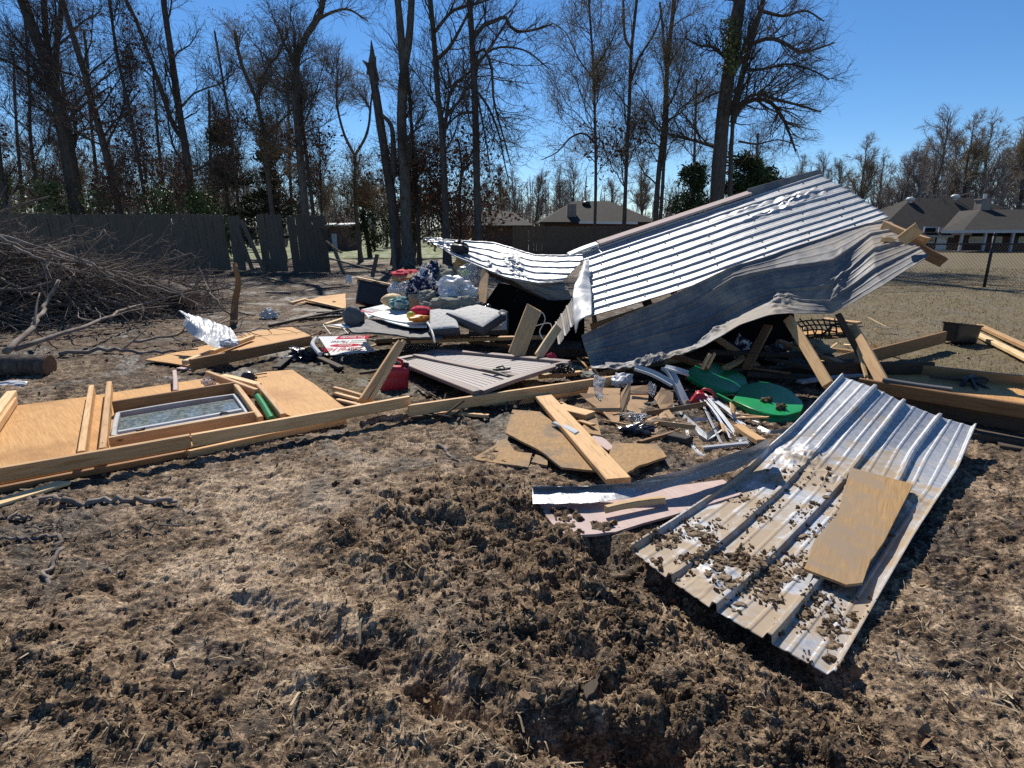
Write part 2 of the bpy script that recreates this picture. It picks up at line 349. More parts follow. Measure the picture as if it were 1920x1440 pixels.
CLOTHT = M('teal_printed_cloth', (.05, .22, .22), (.55, .6, .55), 14, rough=.9, bst=.5, bd=.01, lo=.45, hi=.6)
CLOTHG = M('olive_grey_cloth', (.12, .115, .09), (.25, .25, .21), 7, rough=.9, bst=.5, bd=.01)
CUSH = M('grey_cushion_fabric', (.50, .485, .455), (.58, .56, .525), 40, rough=.92, bst=.1, bd=.0003, stain=(.25, .235, .215), ss=3, sth=(.55, .8), spec=.15)
CUSHD = M('dark_cushion_piping', (.05, .052, .06), (.075, .075, .085), 40, rough=.9, bst=.1, bd=.0003)
PAPER = M('white_sign_board', (.70, .70, .69), (.76, .76, .75), 4, rough=.9, spec=.05, bst=.03, stain=(.6, .58, .54), ss=3, sth=(.6, .85))
INKR = M('red_sign_print', (.45, .03, .06), (.5, .05, .08), 4, rough=.9, bst=0, spec=.03)
INKG = M('grey_sign_print', (.12, .10, .10), (.16, .14, .14), 4, rough=.9, bst=0, spec=.03)
PALEB = M('pale_grey_board', (.58, .62, .61), (.68, .71, .70), 4, (1, 5, 1), .55, bst=.1, stain=(.45, .45, .43), ss=3, sth=(.55, .8))
VOIDM = M('shade_and_cloth_black', (.008, .008, .009), (.014, .013, .013), 6, rough=.95, bst=.2, spec=.05)  # near-black standing in for shade under the roofs; one black cloth shares it
GREYMAT = M('dark_grey_rubber', (.055, .055, .062), (.09, .088, .095), 6, (1, 5, 1), .7, bst=.3, stain=(.14, .12, .10), ss=3)
FELT = M('grey_felt', (.09, .095, .095), (.16, .165, .16), 14, rough=.95, bst=.2, bd=.001)
YELP = M('yellow_plastic', (.6, .52, .05), (.7, .62, .1), 5, rough=.4, bst=.05)
ORGP = M('orange_plastic', (.75, .22, .01), (.8, .28, .02), 5, rough=.4, bst=.05)
LIMEP = M('lime_plastic', (.35, .6, .04), (.45, .7, .08), 5, rough=.4, bst=.05)
WIREM = M('dark_wire', (.02, .02, .022), (.04, .04, .042), 5, rough=.5, bst=0, metal=.3)
CABLE = M('white_cord', (.5, .48, .44), (.62, .6, .55), 5, rough=.6, bst=0)
FENCEM = M('black_coated_steel', (.018, .018, .02), (.03, .03, .032), 5, rough=.5, bst=0, metal=.2)
BARK = M('bark', (.05, .04, .034), (.155, .128, .108), 9, (2.2, 2.2, .45), .95, bst=.9, bd=.03, lo=.32, hi=.68, use='pos', spec=.1)
BARKL = M('pale_bark', (.07, .058, .048), (.20, .17, .14), 9, (2.2, 2.2, .45), .95, bst=.7, bd=.02, lo=.32, hi=.68, use='pos', spec=.1)
TWIG = M('twig_bark', (.075, .058, .05), (.16, .125, .108), 3, rough=.95, bst=0, use='pos', spec=.1)
TWIGL = M('budding_twig_bark', (.20, .15, .09), (.34, .27, .16), 3, rough=.95, bst=0, use='pos', spec=.1)
TWIGB = M('dry_branch_bark', (.09, .07, .058), (.34, .285, .24), 5, (1, 1, 1), .9, bst=.2, use='tc', spec=.15)
CUTW = M('cut_log_end', (.17, .09, .05), (.26, .155, .085), 9, rough=.85, bst=.2)
RUST = M('dead_oak_leaves', (.085, .028, .014), (.22, .085, .04), 1.4, rough=.8, bst=0, use='pos', spec=.2)
NEEDLE = M('pine_needles', (.022, .036, .016), (.075, .105, .042), 1.2, rough=.7, bst=0, use='pos', spec=.25)
PRIVET = M('evergreen_shrub_leaves', (.07, .095, .025), (.22, .25, .085), 1.6, rough=.6, bst=0, use='pos', spec=.3)
BUDS = M('pale_spring_buds', (.24, .17, .09), (.44, .36, .21), 1.6, rough=.8, bst=0, use='pos', spec=.2)
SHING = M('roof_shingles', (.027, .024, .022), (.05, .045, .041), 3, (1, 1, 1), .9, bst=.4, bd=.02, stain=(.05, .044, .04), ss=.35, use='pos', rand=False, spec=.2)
TWIGF = M('haze_lightened_twigs', (.20, .17, .152), (.34, .29, .26), 1, rough=.95, bst=0, use='pos', spec=.1)  # far twigs lightened in colour to stand in for haze
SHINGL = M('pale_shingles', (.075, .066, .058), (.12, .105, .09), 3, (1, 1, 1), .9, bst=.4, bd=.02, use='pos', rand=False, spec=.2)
def brickmat(name, c1, c2, mo):
    m, n, l, b = newmat(name); a = n.new('ShaderNodeAttribute'); a.attribute_name = 'tc'
    br = n.new('ShaderNodeTexBrick'); br.inputs['Scale'].default_value = 4; l.new(a.outputs['Vector'], br.inputs['Vector'])
    br.inputs['Color1'].default_value = (*c1, 1); br.inputs['Color2'].default_value = (*c2, 1); br.inputs['Mortar'].default_value = (*mo, 1)
    l.new(br.outputs[0], b.inputs['Base Color']); b.inputs['Roughness'].default_value = .9; return m
BRICK = brickmat('red_brick', (.095, .04, .03), (.13, .055, .042), (.12, .10, .09))
BRICKG = brickmat('chimney_brick', (.22, .19, .165), (.28, .24, .21), (.22, .2, .18))
GLASSD = M('dark_window_glass', (.02, .025, .03), (.03, .035, .04), 2, rough=.08, bst=0, spec=.6)
def _glass():
    m, n, l, b = newmat('window_glass'); v = mapped(n, l, (1, 1, 1)); f = noisen(n, l, v, 26, 5, .7, 1.0)
    l.new(ramp(n, l, f, [(.42, (.10, .13, .13)), (.6, (.30, .33, .31))]), b.inputs['Base Color']); b.inputs['Roughness'].default_value = .09
    b.inputs['Specular IOR Level'].default_value = .7; b.inputs['Coat Weight'].default_value = .5; b.inputs['Coat Roughness'].default_value = .03; return m
GLASSW = _glass()
# ------------------------------------------------------------------ ground
def g2(*pp): return [tuple(G(x, y)[:2]) for x, y in pp]
RUT1 = g2((470, 1165), (560, 1195), (640, 1225), (720, 1235), (800, 1290), (870, 1330), (980, 1390), (1100, 1425), (1250, 1445))
RUT3 = g2((560, 1215), (660, 1262), (740, 1300), (840, 1350), (960, 1392), (1080, 1408), (1180, 1425), (1290, 1460))
RUT2 = g2((1120, 1030), (1200, 1085), (1290, 1150), (1380, 1190), (1480, 1250), (1540, 1290))
MOUND = g2((900, 960), (1020, 1060), (1120, 1160), (1250, 1260), (1420, 1360))
MOUND2 = g2((150, 1130), (60, 1250), (250, 1340), (420, 1360))
EDGE = g2((640, 1010), (760, 1080), (900, 1130), (960, 1190))
def masks(x, y):
    lawn = sstep(3.0, 4.2, x + .35 * pn(x * 1.3, y * 1.3)) * sstep(4.3, 5.4, y + .3 * pn(x * 2, y * 2)) ; lawn = np.maximum(lawn, sstep(23, 30, y + 3 * pn(x * .15, y * .15)))
    n = fbm(x * .9, y * .9, 3)
    md = np.exp(-(pdist(x, y, MOUND) / .62) ** 2); md2 = np.exp(-(pdist(x, y, MOUND2) / .22) ** 2) * .7; md3 = np.exp(-(pdist(x, y, EDGE) / .16) ** 2) * .8
    cl = np.clip(np.maximum(np.maximum(md, md2), md3) + .45 * n, 0, 1) * (1 - lawn)
    cl = np.maximum(cl, np.clip(fbm(x * 1.3 + 5, y * 1.6, 4) * 1.5 - .25, 0, .7) * (1 - lawn) * (1 - .5 * sstep(6, 12, y)))
    return lawn, cl
def low(x, y):
    return .02 * pn(x * .5, y * .5) * sstep(0, 3, y) - .8 * sstep(22, 60, y) + .02 * pn(x * 1.4 + 3, y * 1.4)
def hgt(x, y):
    lawn, cl = masks(x, y); cl = cl * (1 - .7 * sstep(.95, 1.7, x) * (1 - sstep(2.6, 3.6, y))); near = 1 - sstep(7, 14, y)
    r1 = pdist(x, y, RUT1); r2 = pdist(x, y, RUT2); wob = 1 + .5 * pn(x * 4, y * 4)
    h = low(x, y) - .05 * np.exp(-(r1 / .07) ** 2) * np.clip(wob + 1.6 * pn(x * 1.9 + 2, y * 1.9), 0, 1.5) + .035 * np.exp(-((r1 - .15) / .08) ** 2) * wob - .09 * np.exp(-(r2 / .09) ** 2)
    r3 = pdist(x + .03 * pn(x * 6, y * 6), y + .03 * pn(x * 6 + 5, y * 6), RUT3); h = h - .065 * np.clip(1.15 - (r3 / .085) ** 2, 0, 1) * np.clip(.75 + 1.2 * pn(x * 2.5 + 7, y * 2.5), .15, 1) + .02 * np.clip(1 - r3 / .2, 0, 1) * fbm(x * 16, y * 16, 4, True)
    wx = x + .05 * pn(x * 3.1, y * 3.1); wy = y + .05 * pn(x * 3.1 + 9, y * 3.1)
    wx = wx + .022 * pn(x * 13, y * 13) + .008 * pn(x * 34, y * 34); wy = wy + .022 * pn(x * 13 + 4, y * 13) + .008 * pn(x * 34 + 4, y * 34)
    c1 = cells(wx * 6.5, wy * 6.5); c2 = cells(wx * 15 + 4, wy * 15); c3 = cells(wx * 36 + 1, wy * 36)
    h = h + cl * (.075 * c1 + .040 * c2 + .016 * c3 + .016 * fbm(wx * 22, wy * 22, 3, True) + .05 * np.clip(fbm(x * 2.2, y * 2.2, 3), -.3, 1))
    flat = (1 - cl) * (1 - .75 * lawn)
    h = h + flat * near * (.02 * fbm(x * 3, y * 3, 4) + .028 * fbm(x * 7 + y * 3, y * 11 - x * 4, 5, True) + .010 * fbm(x * 30, y * 30, 3, True) + .010 * cells(wx * 28, wy * 28) * sstep(-.1, .4, pn(x * 2.7, y * 2.7)))
    h = h + .006 * lawn * fbm(x * 7, y * 7, 2)
    return h, lawn, cl
def gz(x, y): return float(low(np.array([x]), np.array([y]))[0])
ys = [.45]
while ys[-1] < 1500: ys.append(ys[-1] + max(.0045, ys[-1] * .0030) * (1 if ys[-1] < 16 else (1 + (ys[-1] - 16) * .12)))
ys = np.array(ys); ss = np.linspace(-1.42, 1.42, 1150); YY = np.repeat(ys[:, None], len(ss), 1); XX = ss[None, :] * (ys[:, None] + .9)
ZZ, LW, CLM = hgt(XX, YY); A = np.stack([XX, YY, ZZ], -1); r, c = XX.shape
ii = np.arange(r * c).reshape(r, c)
DRY = np.zeros_like(XX)
for (px, py), sx_, sy_, am in (((520, 930), .8, .45, 1), ((430, 1090), .45, .3, .9), ((720, 1140), .4, .22, .8), ((120, 1170), .35, .2, .7), ((700, 880), .5, .3, .6), ((1780, 1280), .3, .25, .5), ((330, 1250), .2, .12, .9), ((620, 1330), .16, .08, .8), ((1150, 1130), .35, .2, .5), ((180, 860), .6, .5, .3)):
    gx, gy = G(px, py)[:2]; DRY = np.maximum(DRY, am * np.exp(-((XX - gx) / sx_) ** 2 - ((YY - gy) / sy_) ** 2))
DRY = DRY * np.clip(.75 + 1.1 * fbm(XX * 2.6, YY * 3.4, 4), 0, 1.3)
gm = raw_mesh('ground', A.reshape(-1, 3), [np.stack([ii[:-1, :-1], ii[:-1, 1:], ii[1:, 1:], ii[1:, :-1]], -1).reshape(-1, 4)], None, True, {'lawn': LW, 'clod': CLM, 'dried': DRY})
ground = bpy.data.objects.new('ground', gm); C.collection.objects.link(ground); ground['kind'] = 'structure'
ground['label'] = 'churned dark mud and dormant lawn under the wreckage'
def groundmat():
    m, n, l, b = newmat('mud_and_lawn'); p = n.new('ShaderNodeNewGeometry').outputs['Position']
    la = n.new('ShaderNodeAttribute'); la.attribute_name = 'lawn'; ca = n.new('ShaderNodeAttribute'); ca.attribute_name = 'clod'
    def mp(sc, rot=(0, 0, 0)):
        q = n.new('ShaderNodeMapping'); q.inputs['Scale'].default_value = sc; q.inputs['Rotation'].default_value = rot; l.new(p, q.inputs[0]); return q.outputs[0]
    patch = noisen(n, l, mp((1, 1, 1)), 1.3, 7, .66, .8); mid = noisen(n, l, mp((1, 1, 1)), 8, 8, .72, .6); fine = noisen(n, l, mp((1, 1, 1)), 85, 5, .75, .8)
    f1 = noisen(n, l, mp((9, 60, 20), (0, 0, .6)), 1.6, 4, .65, 1.2); f2 = noisen(n, l, mp((60, 12, 20), (0, 0, -.3)), 1.4, 4, .65, 1.2)
    a = n.new('ShaderNodeMath'); a.operation = 'ADD'; l.new(patch, a.inputs[0]); l.new(mid, a.inputs[1])
    hv = n.new('ShaderNodeMath'); hv.operation = 'MULTIPLY'; hv.inputs[1].default_value = .5; l.new(a.outputs[0], hv.inputs[0])
    da = n.new('ShaderNodeAttribute'); da.attribute_name = 'dried'; dm = n.new('ShaderNodeMath'); dm.operation = 'MULTIPLY_ADD'; dm.inputs[1].default_value = .095; l.new(da.outputs['Fac'], dm.inputs[0]); l.new(hv.outputs[0], dm.inputs[2])
    dry = ramp(n, l, dm.outputs[0], [(.435, (.022, .0145, .0095)), (.49, (.085, .058, .037)), (.53, (.225, .168, .118)), (.59, (.44, .36, .275))])
    brown = ramp(n, l, mid, [(.39, (.035, .023, .014)), (.5, (.135, .09, .055)), (.61, (.33, .24, .155))])
    cf = n.new('ShaderNodeMath'); cf.operation = 'MULTIPLY'; cf.inputs[1].default_value = .8; l.new(ca.outputs['Fac'], cf.inputs[0])
    mud = mix(n, l, cf.outputs[0], dry, brown)
    mud = mix(n, l, ramp(n, l, f1, [(.55, (0, 0, 0)), (.61, (.75, .75, .75))]), mud, (.36, .28, .19))
    mud = mix(n, l, ramp(n, l, f2, [(.39, (.85, .85, .85)), (.455, (0, 0, 0))]), mud, (.035, .024, .016))
    mud = mix(n, l, .75, mud, ramp(n, l, fine, [(.37, (.12, .1, .08)), (.5, (.95, .92, .88)), (.63, (1.9, 1.8, 1.65))]), 'MULTIPLY'); mud = mix(n, l, 1.0, mud, (1.0, .955, .90), 'MULTIPLY')
    gp = noisen(n, l, mp((1, 1, 1)), .8, 5, .6); gf = noisen(n, l, mp((1, 1, 1)), 22, 6, .75, 1.0)
    lc = ramp(n, l, gf, [(.33, (.05, .037, .02)), (.5, (.14, .108, .058)), (.68, (.26, .205, .115))])
    lc = mix(n, l, ramp(n, l, gp, [(.5, (0, 0, 0)), (.75, (.35, .35, .35))]), lc, (.13, .12, .05))
    sx = n.new('ShaderNodeSeparateXYZ'); l.new(p, sx.inputs[0])
    fy = n.new('ShaderNodeMapRange'); fy.inputs[1].default_value = 27; fy.inputs[2].default_value = 36; l.new(sx.outputs[1], fy.inputs[0])
    fx = n.new('ShaderNodeMapRange'); fx.inputs[1].default_value = 4; fx.inputs[2].default_value = -2; l.new(sx.outputs[0], fx.inputs[0])
    gg = n.new('ShaderNodeMath'); gg.operation = 'MULTIPLY'; l.new(fy.outputs[0], gg.inputs[0]); l.new(fx.outputs[0], gg.inputs[1])
    lc = mix(n, l, gg.outputs[0], lc, (.12, .14, .045))
    # mossy green patches round the door
    mv = n.new('ShaderNodeVectorMath'); mv.operation = 'DISTANCE'; mv.inputs[1].default_value = (-1.2, 6.3, 0); l.new(p, mv.inputs[0])
    mr = n.new('ShaderNodeMapRange'); mr.inputs[1].default_value = 2.4; mr.inputs[2].default_value = .3; l.new(mv.outputs['Value'], mr.inputs[0])
    mk = n.new('ShaderNodeMath'); mk.operation = 'MULTIPLY'; l.new(mr.outputs[0], mk.inputs[0]); l.new(ramp(n, l, mid, [(.45, (0, 0, 0)), (.6, (.75, .75, .75))]), mk.inputs[1])
    mud = mix(n, l, mk.outputs[0], mud, (.11, .115, .03))
    fd = n.new('ShaderNodeMapRange'); fd.inputs[1].default_value = 3.8; fd.inputs[2].default_value = 6.5; l.new(sx.outputs[1], fd.inputs[0]); mud = mix(n, l, fd.outputs[0], mud, mix(n, l, 1.0, mud, (.60, .59, .60), 'MULTIPLY'))   # damp leaf-littered soil further back
    col = mix(n, l, la.outputs['Fac'], mud, lc); l.new(col, b.inputs['Base Color'])
    wet = ramp(n, l, patch, [(.40, (.55, .55, .55)), (.5, (.95, .95, .95))]); l.new(wet, b.inputs['Roughness']); b.inputs['Specular IOR Level'].default_value = .3
    s1 = n.new('ShaderNodeMath'); s1.operation = 'ADD'; l.new(mid, s1.inputs[0]); l.new(f1, s1.inputs[1])
    s2 = n.new('ShaderNodeMath'); s2.operation = 'ADD'; l.new(s1.outputs[0], s2.inputs[0]); l.new(fine, s2.inputs[1])
    bump(n, l, s2.outputs[0], .8, .006, b); return m
gm.materials.append(groundmat())
# loose things nobody could count: clods, wood chips and straw, lawn blades
CLODT = M('dried_tan_mud', (.11, .078, .05), (.30, .225, .15), 30, rough=.95, bst=.6, bd=.004, use='pos', spec=.1, rand=False)
CLODM = M('loose_mud', (.045, .029, .018), (.24, .165, .10), 22, rough=.95, bst=.8, bd=.006, use='pos', spec=.15, rand=False)
CHIPM = M('straw_and_chips', (.16, .115, .07), (.50, .40, .27), 9, rough=.9, bst=0, use='pos', spec=.15, rand=False)
BLADEM = M('dormant_grass', (.13, .10, .052), (.32, .26, .155), 14, rough=.85, bst=0, use='pos', spec=.2, rand=False)
LITTERM = M('leaf_litter', (.08, .05, .035), (.26, .17, .10), 11, rough=.85, bst=0, use='pos', spec=.2, rand=False)
R = np.random.default_rng(3)
def _ico():
    import bmesh
    bm = bmesh.new(); bmesh.ops.create_icosphere(bm, subdivisions=2, radius=1); V = np.array([v.co[:] for v in bm.verts]); Fc = np.array([[v.index for v in f.verts] for f in bm.faces]); bm.free(); return V, Fc
IV, IF = _ico()
def lumps(P, S, rg):
    n = len(P); nz = rg.normal(1, .24, (n, len(IV), 1)); sc = S[:, None, None] * rg.uniform(.6, 1.25, (n, 1, 3))
    V = IV[None] * nz * sc; th = rg.uniform(0, 6.28, n); cr, sr = np.cos(th)[:, None], np.sin(th)[:, None]
    x = V[:, :, 0] * cr - V[:, :, 1] * sr; y = V[:, :, 0] * sr + V[:, :, 1] * cr; V = np.stack([x, y, V[:, :, 2]], -1) + P[:, None, :]
    return V.reshape(-1, 3), (IF[None] + (np.arange(n) * len(IV))[:, None, None]).reshape(-1, 3)
def scatter(n, y0, y1, sl=1.1, pw=1.0):
    y = y0 * (y1 / y0) ** (R.random(n) ** pw); x = R.uniform(-sl, sl, n) * (y + .4); return x, y
def stuffobj(name, V, polys, m, label, smooth=False):
    me = raw_mesh(name, V, polys, None, smooth); me.materials.append(m); o = bpy.data.objects.new(name, me); C.collection.objects.link(o)
    o['kind'] = 'stuff'; o['label'] = label; return o
x, y = scatter(60000, 1.1, 7.5, 1.05); z, lw, cm = hgt(x, y); k = R.random(len(x)) < (cm ** 2.2 * .8 + .01) * (1 - lw)
x, y, z = x[k], y[k], z[k]; S = R.lognormal(-5.35, .5, len(x)); S = np.clip(S, .0025, .0085)
V, Fc = lumps(np.stack([x, y, z + S * .25], -1), S, R); stuffobj('mud_clods', V, [Fc], CLODM, 'crumbled brown mud clods heaped over the churned ground', False)
x, y = scatter(1500, 1.15, 5.5, 1.0); z, lw, cm = hgt(x, y); k = R.random(len(x)) < cm ** 1.5 * .9 * (1 - lw); x, y, z = x[k], y[k], z[k]; cr_ = R.uniform(.012, .036, len(x)); nn = 26
off = nrm(R.normal(0, 1, (len(x), nn, 3))) * (R.random((len(x), nn, 1)) ** .5); off[:, :, 2] = np.abs(off[:, :, 2]) * .7; P = (np.stack([x, y, z], -1)[:, None] + off * cr_[:, None, None]).reshape(-1, 3)
V, Fc = lumps(P, np.repeat(cr_ * .30, nn) * R.uniform(.5, 1.1, len(P)), R); stuffobj('mud_crumbs', V, [Fc], CLODM, 'crumbly clods of turned earth in the foreground mud', False)
def slivers(x, y, z, L, Wd, rg, tilt=.25):
    n = len(x); a = rg.uniform(0, 6.28, n); tl = rg.normal(0, tilt, n); d = np.stack([np.cos(a) * np.cos(tl), np.sin(a) * np.cos(tl), np.sin(tl)], -1)
    s = np.stack([-np.sin(a), np.cos(a), rg.normal(0, .5, n)], -1); s = nrm(s); c = np.stack([x, y, z], -1); up = np.cross(d, s)
    hl, hw = (d * L[:, None] / 2), (s * Wd[:, None] / 2); bend = up * (L * rg.normal(0, .12, n))[:, None]
    V = np.stack([c - hl - hw, c - hl + hw, c + bend + hw, c + bend - hw, c + hl + hw * .4, c + hl - hw * .4], 1)
    i = (np.arange(n) * 6)[:, None]; Q = np.concatenate([i + np.array([[0, 1, 2, 3]]), i + np.array([[3, 2, 4, 5]])]); return V.reshape(-1, 3), Q
x, y = scatter(42000, 1.1, 20, 1.1); z, lw, cm = hgt(x, y); k = R.random(len(x)) < (1 - .8 * lw) * (.35 + .65 * (pn(x * 1.1, y * 1.1) > -.1)); x, y, z = x[k], y[k], z[k]
L = R.lognormal(-3.95, .5, len(x)) * (1 + y * .05); V, Q = slivers(x, y, z + .006, L, np.clip(L * .085, .0014, .010), R); stuffobj('straw_and_wood_chips', V, [Q], CHIPM, 'pale straw and wood slivers strewn over the mud')
x, y = scatter(1500, 1.2, 24, 1.1, .55); z, lw, cm = hgt(x, y); L = R.uniform(.015, .05, len(x)); V, Q = slivers(x, y, z + .012, L, L * .6, R, .5); stuffobj('leaf_litter', V, [Q], LITTERM, 'small dead brown leaves lying about on the mud')
n = 70000; y = 4.3 * (22 / 4.3) ** R.random(n); x = R.uniform(2.5, 1.15 * 22, n); k = (x < 1.05 * (y + 1.5)); x, y = x[k], y[k]; z, lw, cm = hgt(x, y); k = R.random(len(x)) < lw; x, y, z = x[k], y[k], z[k]
L = R.uniform(.02, .06, len(x)) * (1 + y * .05); V, Q = slivers(x, y, z + .012, L, .0028 * (1 + y * .12), R, .7); stuffobj('dormant_grass', V, [Q], BLADEM, 'short straw coloured dormant lawn grass')
# ------------------------------------------------------------------ trees
def resample(pts, k):
    P = np.asarray(pts, float); d = np.concatenate([[0], np.cumsum(np.linalg.norm(np.diff(P, axis=0), axis=1))]); t = np.linspace(0, d[-1], k)
    f = _cr1(P, 60, 0); d2 = np.concatenate([[0], np.cumsum(np.linalg.norm(np.diff(f, axis=0), axis=1))]); t = np.linspace(0, d2[-1], k)
    return np.stack([np.interp(t, d2, f[:, i]) for i in range(3)], 1)
def sprout(P, Rr, n, rg, t0, t1, ang, lf, up, wob, k=6, rs=.55, rmin=.008, lmin=.2, bias=None):
    m, kk, _ = P.shape; plen = np.linalg.norm(np.diff(P, axis=1), axis=2).sum(1); pr = plen / plen.sum()
    i = rg.choice(m, n, p=pr); t = rg.uniform(t0, t1, n) * (kk - 1); a = np.minimum(t.astype(int), kk - 2); f = (t - a)[:, None]
    s = P[i, a] * (1 - f) + P[i, a + 1] * f; r = Rr[i, a] * (1 - f[:, 0]) + Rr[i, a + 1] * f[:, 0]
    tn = nrm(P[i, a + 1] - P[i, a]); rv = rg.normal(0, 1, (n, 3)); pe = nrm(rv - tn * (rv * tn).sum(1, keepdims=True))
    th = rg.normal(ang, .22, n)[:, None]; d = nrm(tn * np.cos(th) + pe * np.sin(th) + np.array([[0, 0, up]]) + (0 if bias is None else np.array([bias])))
    L = np.maximum(plen[i] * lf * (1.15 - t / (kk - 1)) * rg.uniform(.55, 1.25, n), lmin); st = (L / (k - 1))[:, None]
    out = [s]
    for q in range(k - 1):
        d = nrm(d + rg.normal(0, wob, (n, 3)) + np.array([[0, 0, up * .35]])); out.append(out[-1] + d * st)
    r0 = np.maximum(r * rs, rmin); taper = np.linspace(1, .3, k)[None, :]
    return np.stack(out, 1), np.maximum(r0[:, None] * taper, rmin * .6)
def leafmesh(c, size, rg, el=1.8):
    n = len(c); d = nrm(rg.normal(0, 1, (n, 3))); q = nrm(np.cross(d, rg.normal(0, 1, (n, 3)))); s = (size * rg.uniform(.6, 1.4, n))[:, None]
    V = np.stack([c - d * s * el / 2, c + q * s / 2, c + d * s * el / 2, c - q * s / 2], 1); return V.reshape(-1, 3), np.arange(n * 4).reshape(n, 4)
def put(name, V, Q, m, parent, smooth=True):
    me = raw_mesh(name, V - np.array(parent.location), [Q], None, smooth); me.materials.append(m); o = bpy.data.objects.new(name, me); C.collection.objects.link(o); o.parent = parent; return o
def cat(*vq):
    V, Q, o = [], [], 0
    for v, q in vq: V.append(v); Q.append(q + o); o += len(v)
    return np.concatenate(V), np.concatenate(Q)
def tree(name, label, trunks, Y, rp, seed, n=(16, 110, 620), c0=.35, ang=(.95, .8, .8), lf=(.30, .5, .45), up=(.18, .1, .06), group=None, bark=None, twig=None,
         leaves=None, limbs=(), tipr=.55, basex=None, catg='tree', wob=.14, lw=1.0, dy=0.0, bias=None, flare=1.5, snag=False):
    """trunks: polylines seen in the photo from the ground up, all at distance Y; rp: their radii in pixels"""
    rg = np.random.default_rng(seed); bark = bark or BARK; twig = twig or TWIG; TP, TR = [], []
    for ti, (tr, rr) in enumerate(zip(trunks, rp)):
        P = np.array([W(x, y, Y) for x, y in tr]); k = 16
        if ti == 0: P[0, 2] = gz(P[0, 0], Y) - .15
        P = resample(P, k); P[:, 1] += dy * np.linspace(0, 1, k) + np.cumsum(rg.normal(0, .04, k)) * (np.linspace(0, 1, k))
        r0 = rr * .66 * Y / F; R0 = r0 * np.linspace(1, tipr, k) * (1 + rg.normal(0, .035, k))
        if ti == 0: R0[0] *= flare; R0[1] *= 1 + (flare - 1) * .22
        TP.append(P); TR.append(R0)
    TP = np.array(TP); TR = np.array(TR); base = TP[0, 0]
    t = thing(name, label, catg, (base[0], base[1], base[2] + .15), group)
    V, Q = tubes(TP, TR, 9); V = V + rg.normal(0, 1, V.shape) * .03 * TR.mean(); put('trunk', V, Q, bark, t)
    if snag: return t, TP, TR
    m0 = TP if len(TP) < 2 else TP
    L1, r1 = sprout(m0, TR, n[0], rg, c0, .97, ang[0], lf[0] * 1.1, up[0], wob, 12, .36, .02, .5, bias)
    if len(limbs):
        LP, LR = [], []
        for (pl, rr, yo) in limbs:
            P = np.array([W(x, y, Y + yo * i / (len(pl) - 1)) for i, (x, y) in enumerate(pl)]); LP.append(resample(P, 12)); LR.append(rr * .85 * Y / F * np.linspace(1, .35, 12))
        L1 = np.concatenate([L1, np.array(LP)]); r1 = np.concatenate([r1, np.array(LR)])
    L2, r2 = sprout(L1, r1, int(n[1] * 1.5), rg, .15, .98, ang[1], lf[1] * 1.25, up[1], wob * 1.1, 7, .42, .0105, .7)
    L3, r3 = sprout(L2, r2, int(n[2] * 1.45), rg, .1, 1.0, ang[2], lf[2] * 1.35, up[2], wob * 1.1, 5, .5, .0062 * lw, .55); L4, r4 = sprout(L3, r3, int(n[2] * 2.1), rg, .2, 1.0, .6, .7, up[2], wob, 3, .6, .0052 * lw, .4)
    V, Q = cat(tubes(L1, r1, 6), tubes(L2, r2, 4)); put('branches', V, Q, bark, t); V, Q = cat(tubes(L3, r3, 3), tubes(L4, r4, 3)); put('twigs', V, Q, twig, t)
    if leaves:
        cnt, size, lm, lo, hi, el = leaves[:6]; pts = np.concatenate([L3[:, -1], L3[:, 2], L4[:, -1]]); z = (pts[:, 2] - base[2]) / (TP[0, -1, 2] - base[2]); pts = pts[(z > lo) & (z < hi)]
        if len(pts):
            ctr = pts[rg.choice(len(pts), max(1, len(pts) // 3), replace=False)]; c = ctr[rg.integers(len(ctr), size=cnt)] + rg.normal(0, size * 2.2, (cnt, 3)); V, Q = leafmesh(c, size, rg, el); put('leaves', V, Q, lm, t, False)
    return t, TP, TR
G1 = 'tall bare trees along the wooden fence'
tree('bare_tree', 'broad dark leaning trunk behind the brush pile, thickest of the left trees', [[(152, 415), (130, 290), (108, 190), (70, 80), (40, 0), (5, -120), (-20, -230)]], 26, [18], 1, (20, 150, 900), .3, group=G1)
tree('bare_tree', 'dark twin-stemmed tree rising just right of the thickest leaning trunk', [[(140, 415), (118, 270), (100, 150), (85, 60), (78, -120)], [(112, 230), (104, 120), (112, 20), (118, -120)]], 26.6, [11, 8], 2, (18, 130, 800), .35, group=G1)
tree('bare_tree', 'straight dark trunk leaning left, right of the twin-stemmed tree at the left', [[(232, 412), (205, 310), (175, 190), (148, 100), (118, 0), (85, -130)]], 25, [10], 3, (18, 130, 800), .35, group=G1)
tree('oak_tree', 'slim oak with rusty dead leaves clinging low down behind the long fence', [[(280, 412), (258, 290), (240, 190), (218, 90), (205, 0), (190, -110)]], 24.6, [5.5], 4, (26, 190, 900), .1, lf=(.2, .5, .45), leaves=(1600, .085, RUST, .08, .8, 1.7), group=G1)
tree('bare_tree', 'forked dark tree behind the right end of the long fence', [[(362, 412), (350, 290), (337, 210), (322, 110), (308, 0), (298, -130)], [(346, 265), (325, 235), (290, 130), (262, 50), (232, -20), (200, -130)]], 25, [11, 6], 5, (20, 150, 950), .3, group=G1)
tree('budding_tree', 'crooked tree with a pale budding crown above the loose fence panels', [[(515, 415), (500, 320), (492, 250), (476, 180), (450, 120), (436, 55)], [(478, 188), (500, 130), (525, 95), (538, 50)], [(495, 260), (520, 235), (560, 195), (575, 170)]], 26, [7.5, 4, 3], 6, (26, 220, 1500), .3, bark=BARKL, twig=TWIGL, leaves=(5200, .034, BUDS, .35, 1.2, 1.6), group=G1)
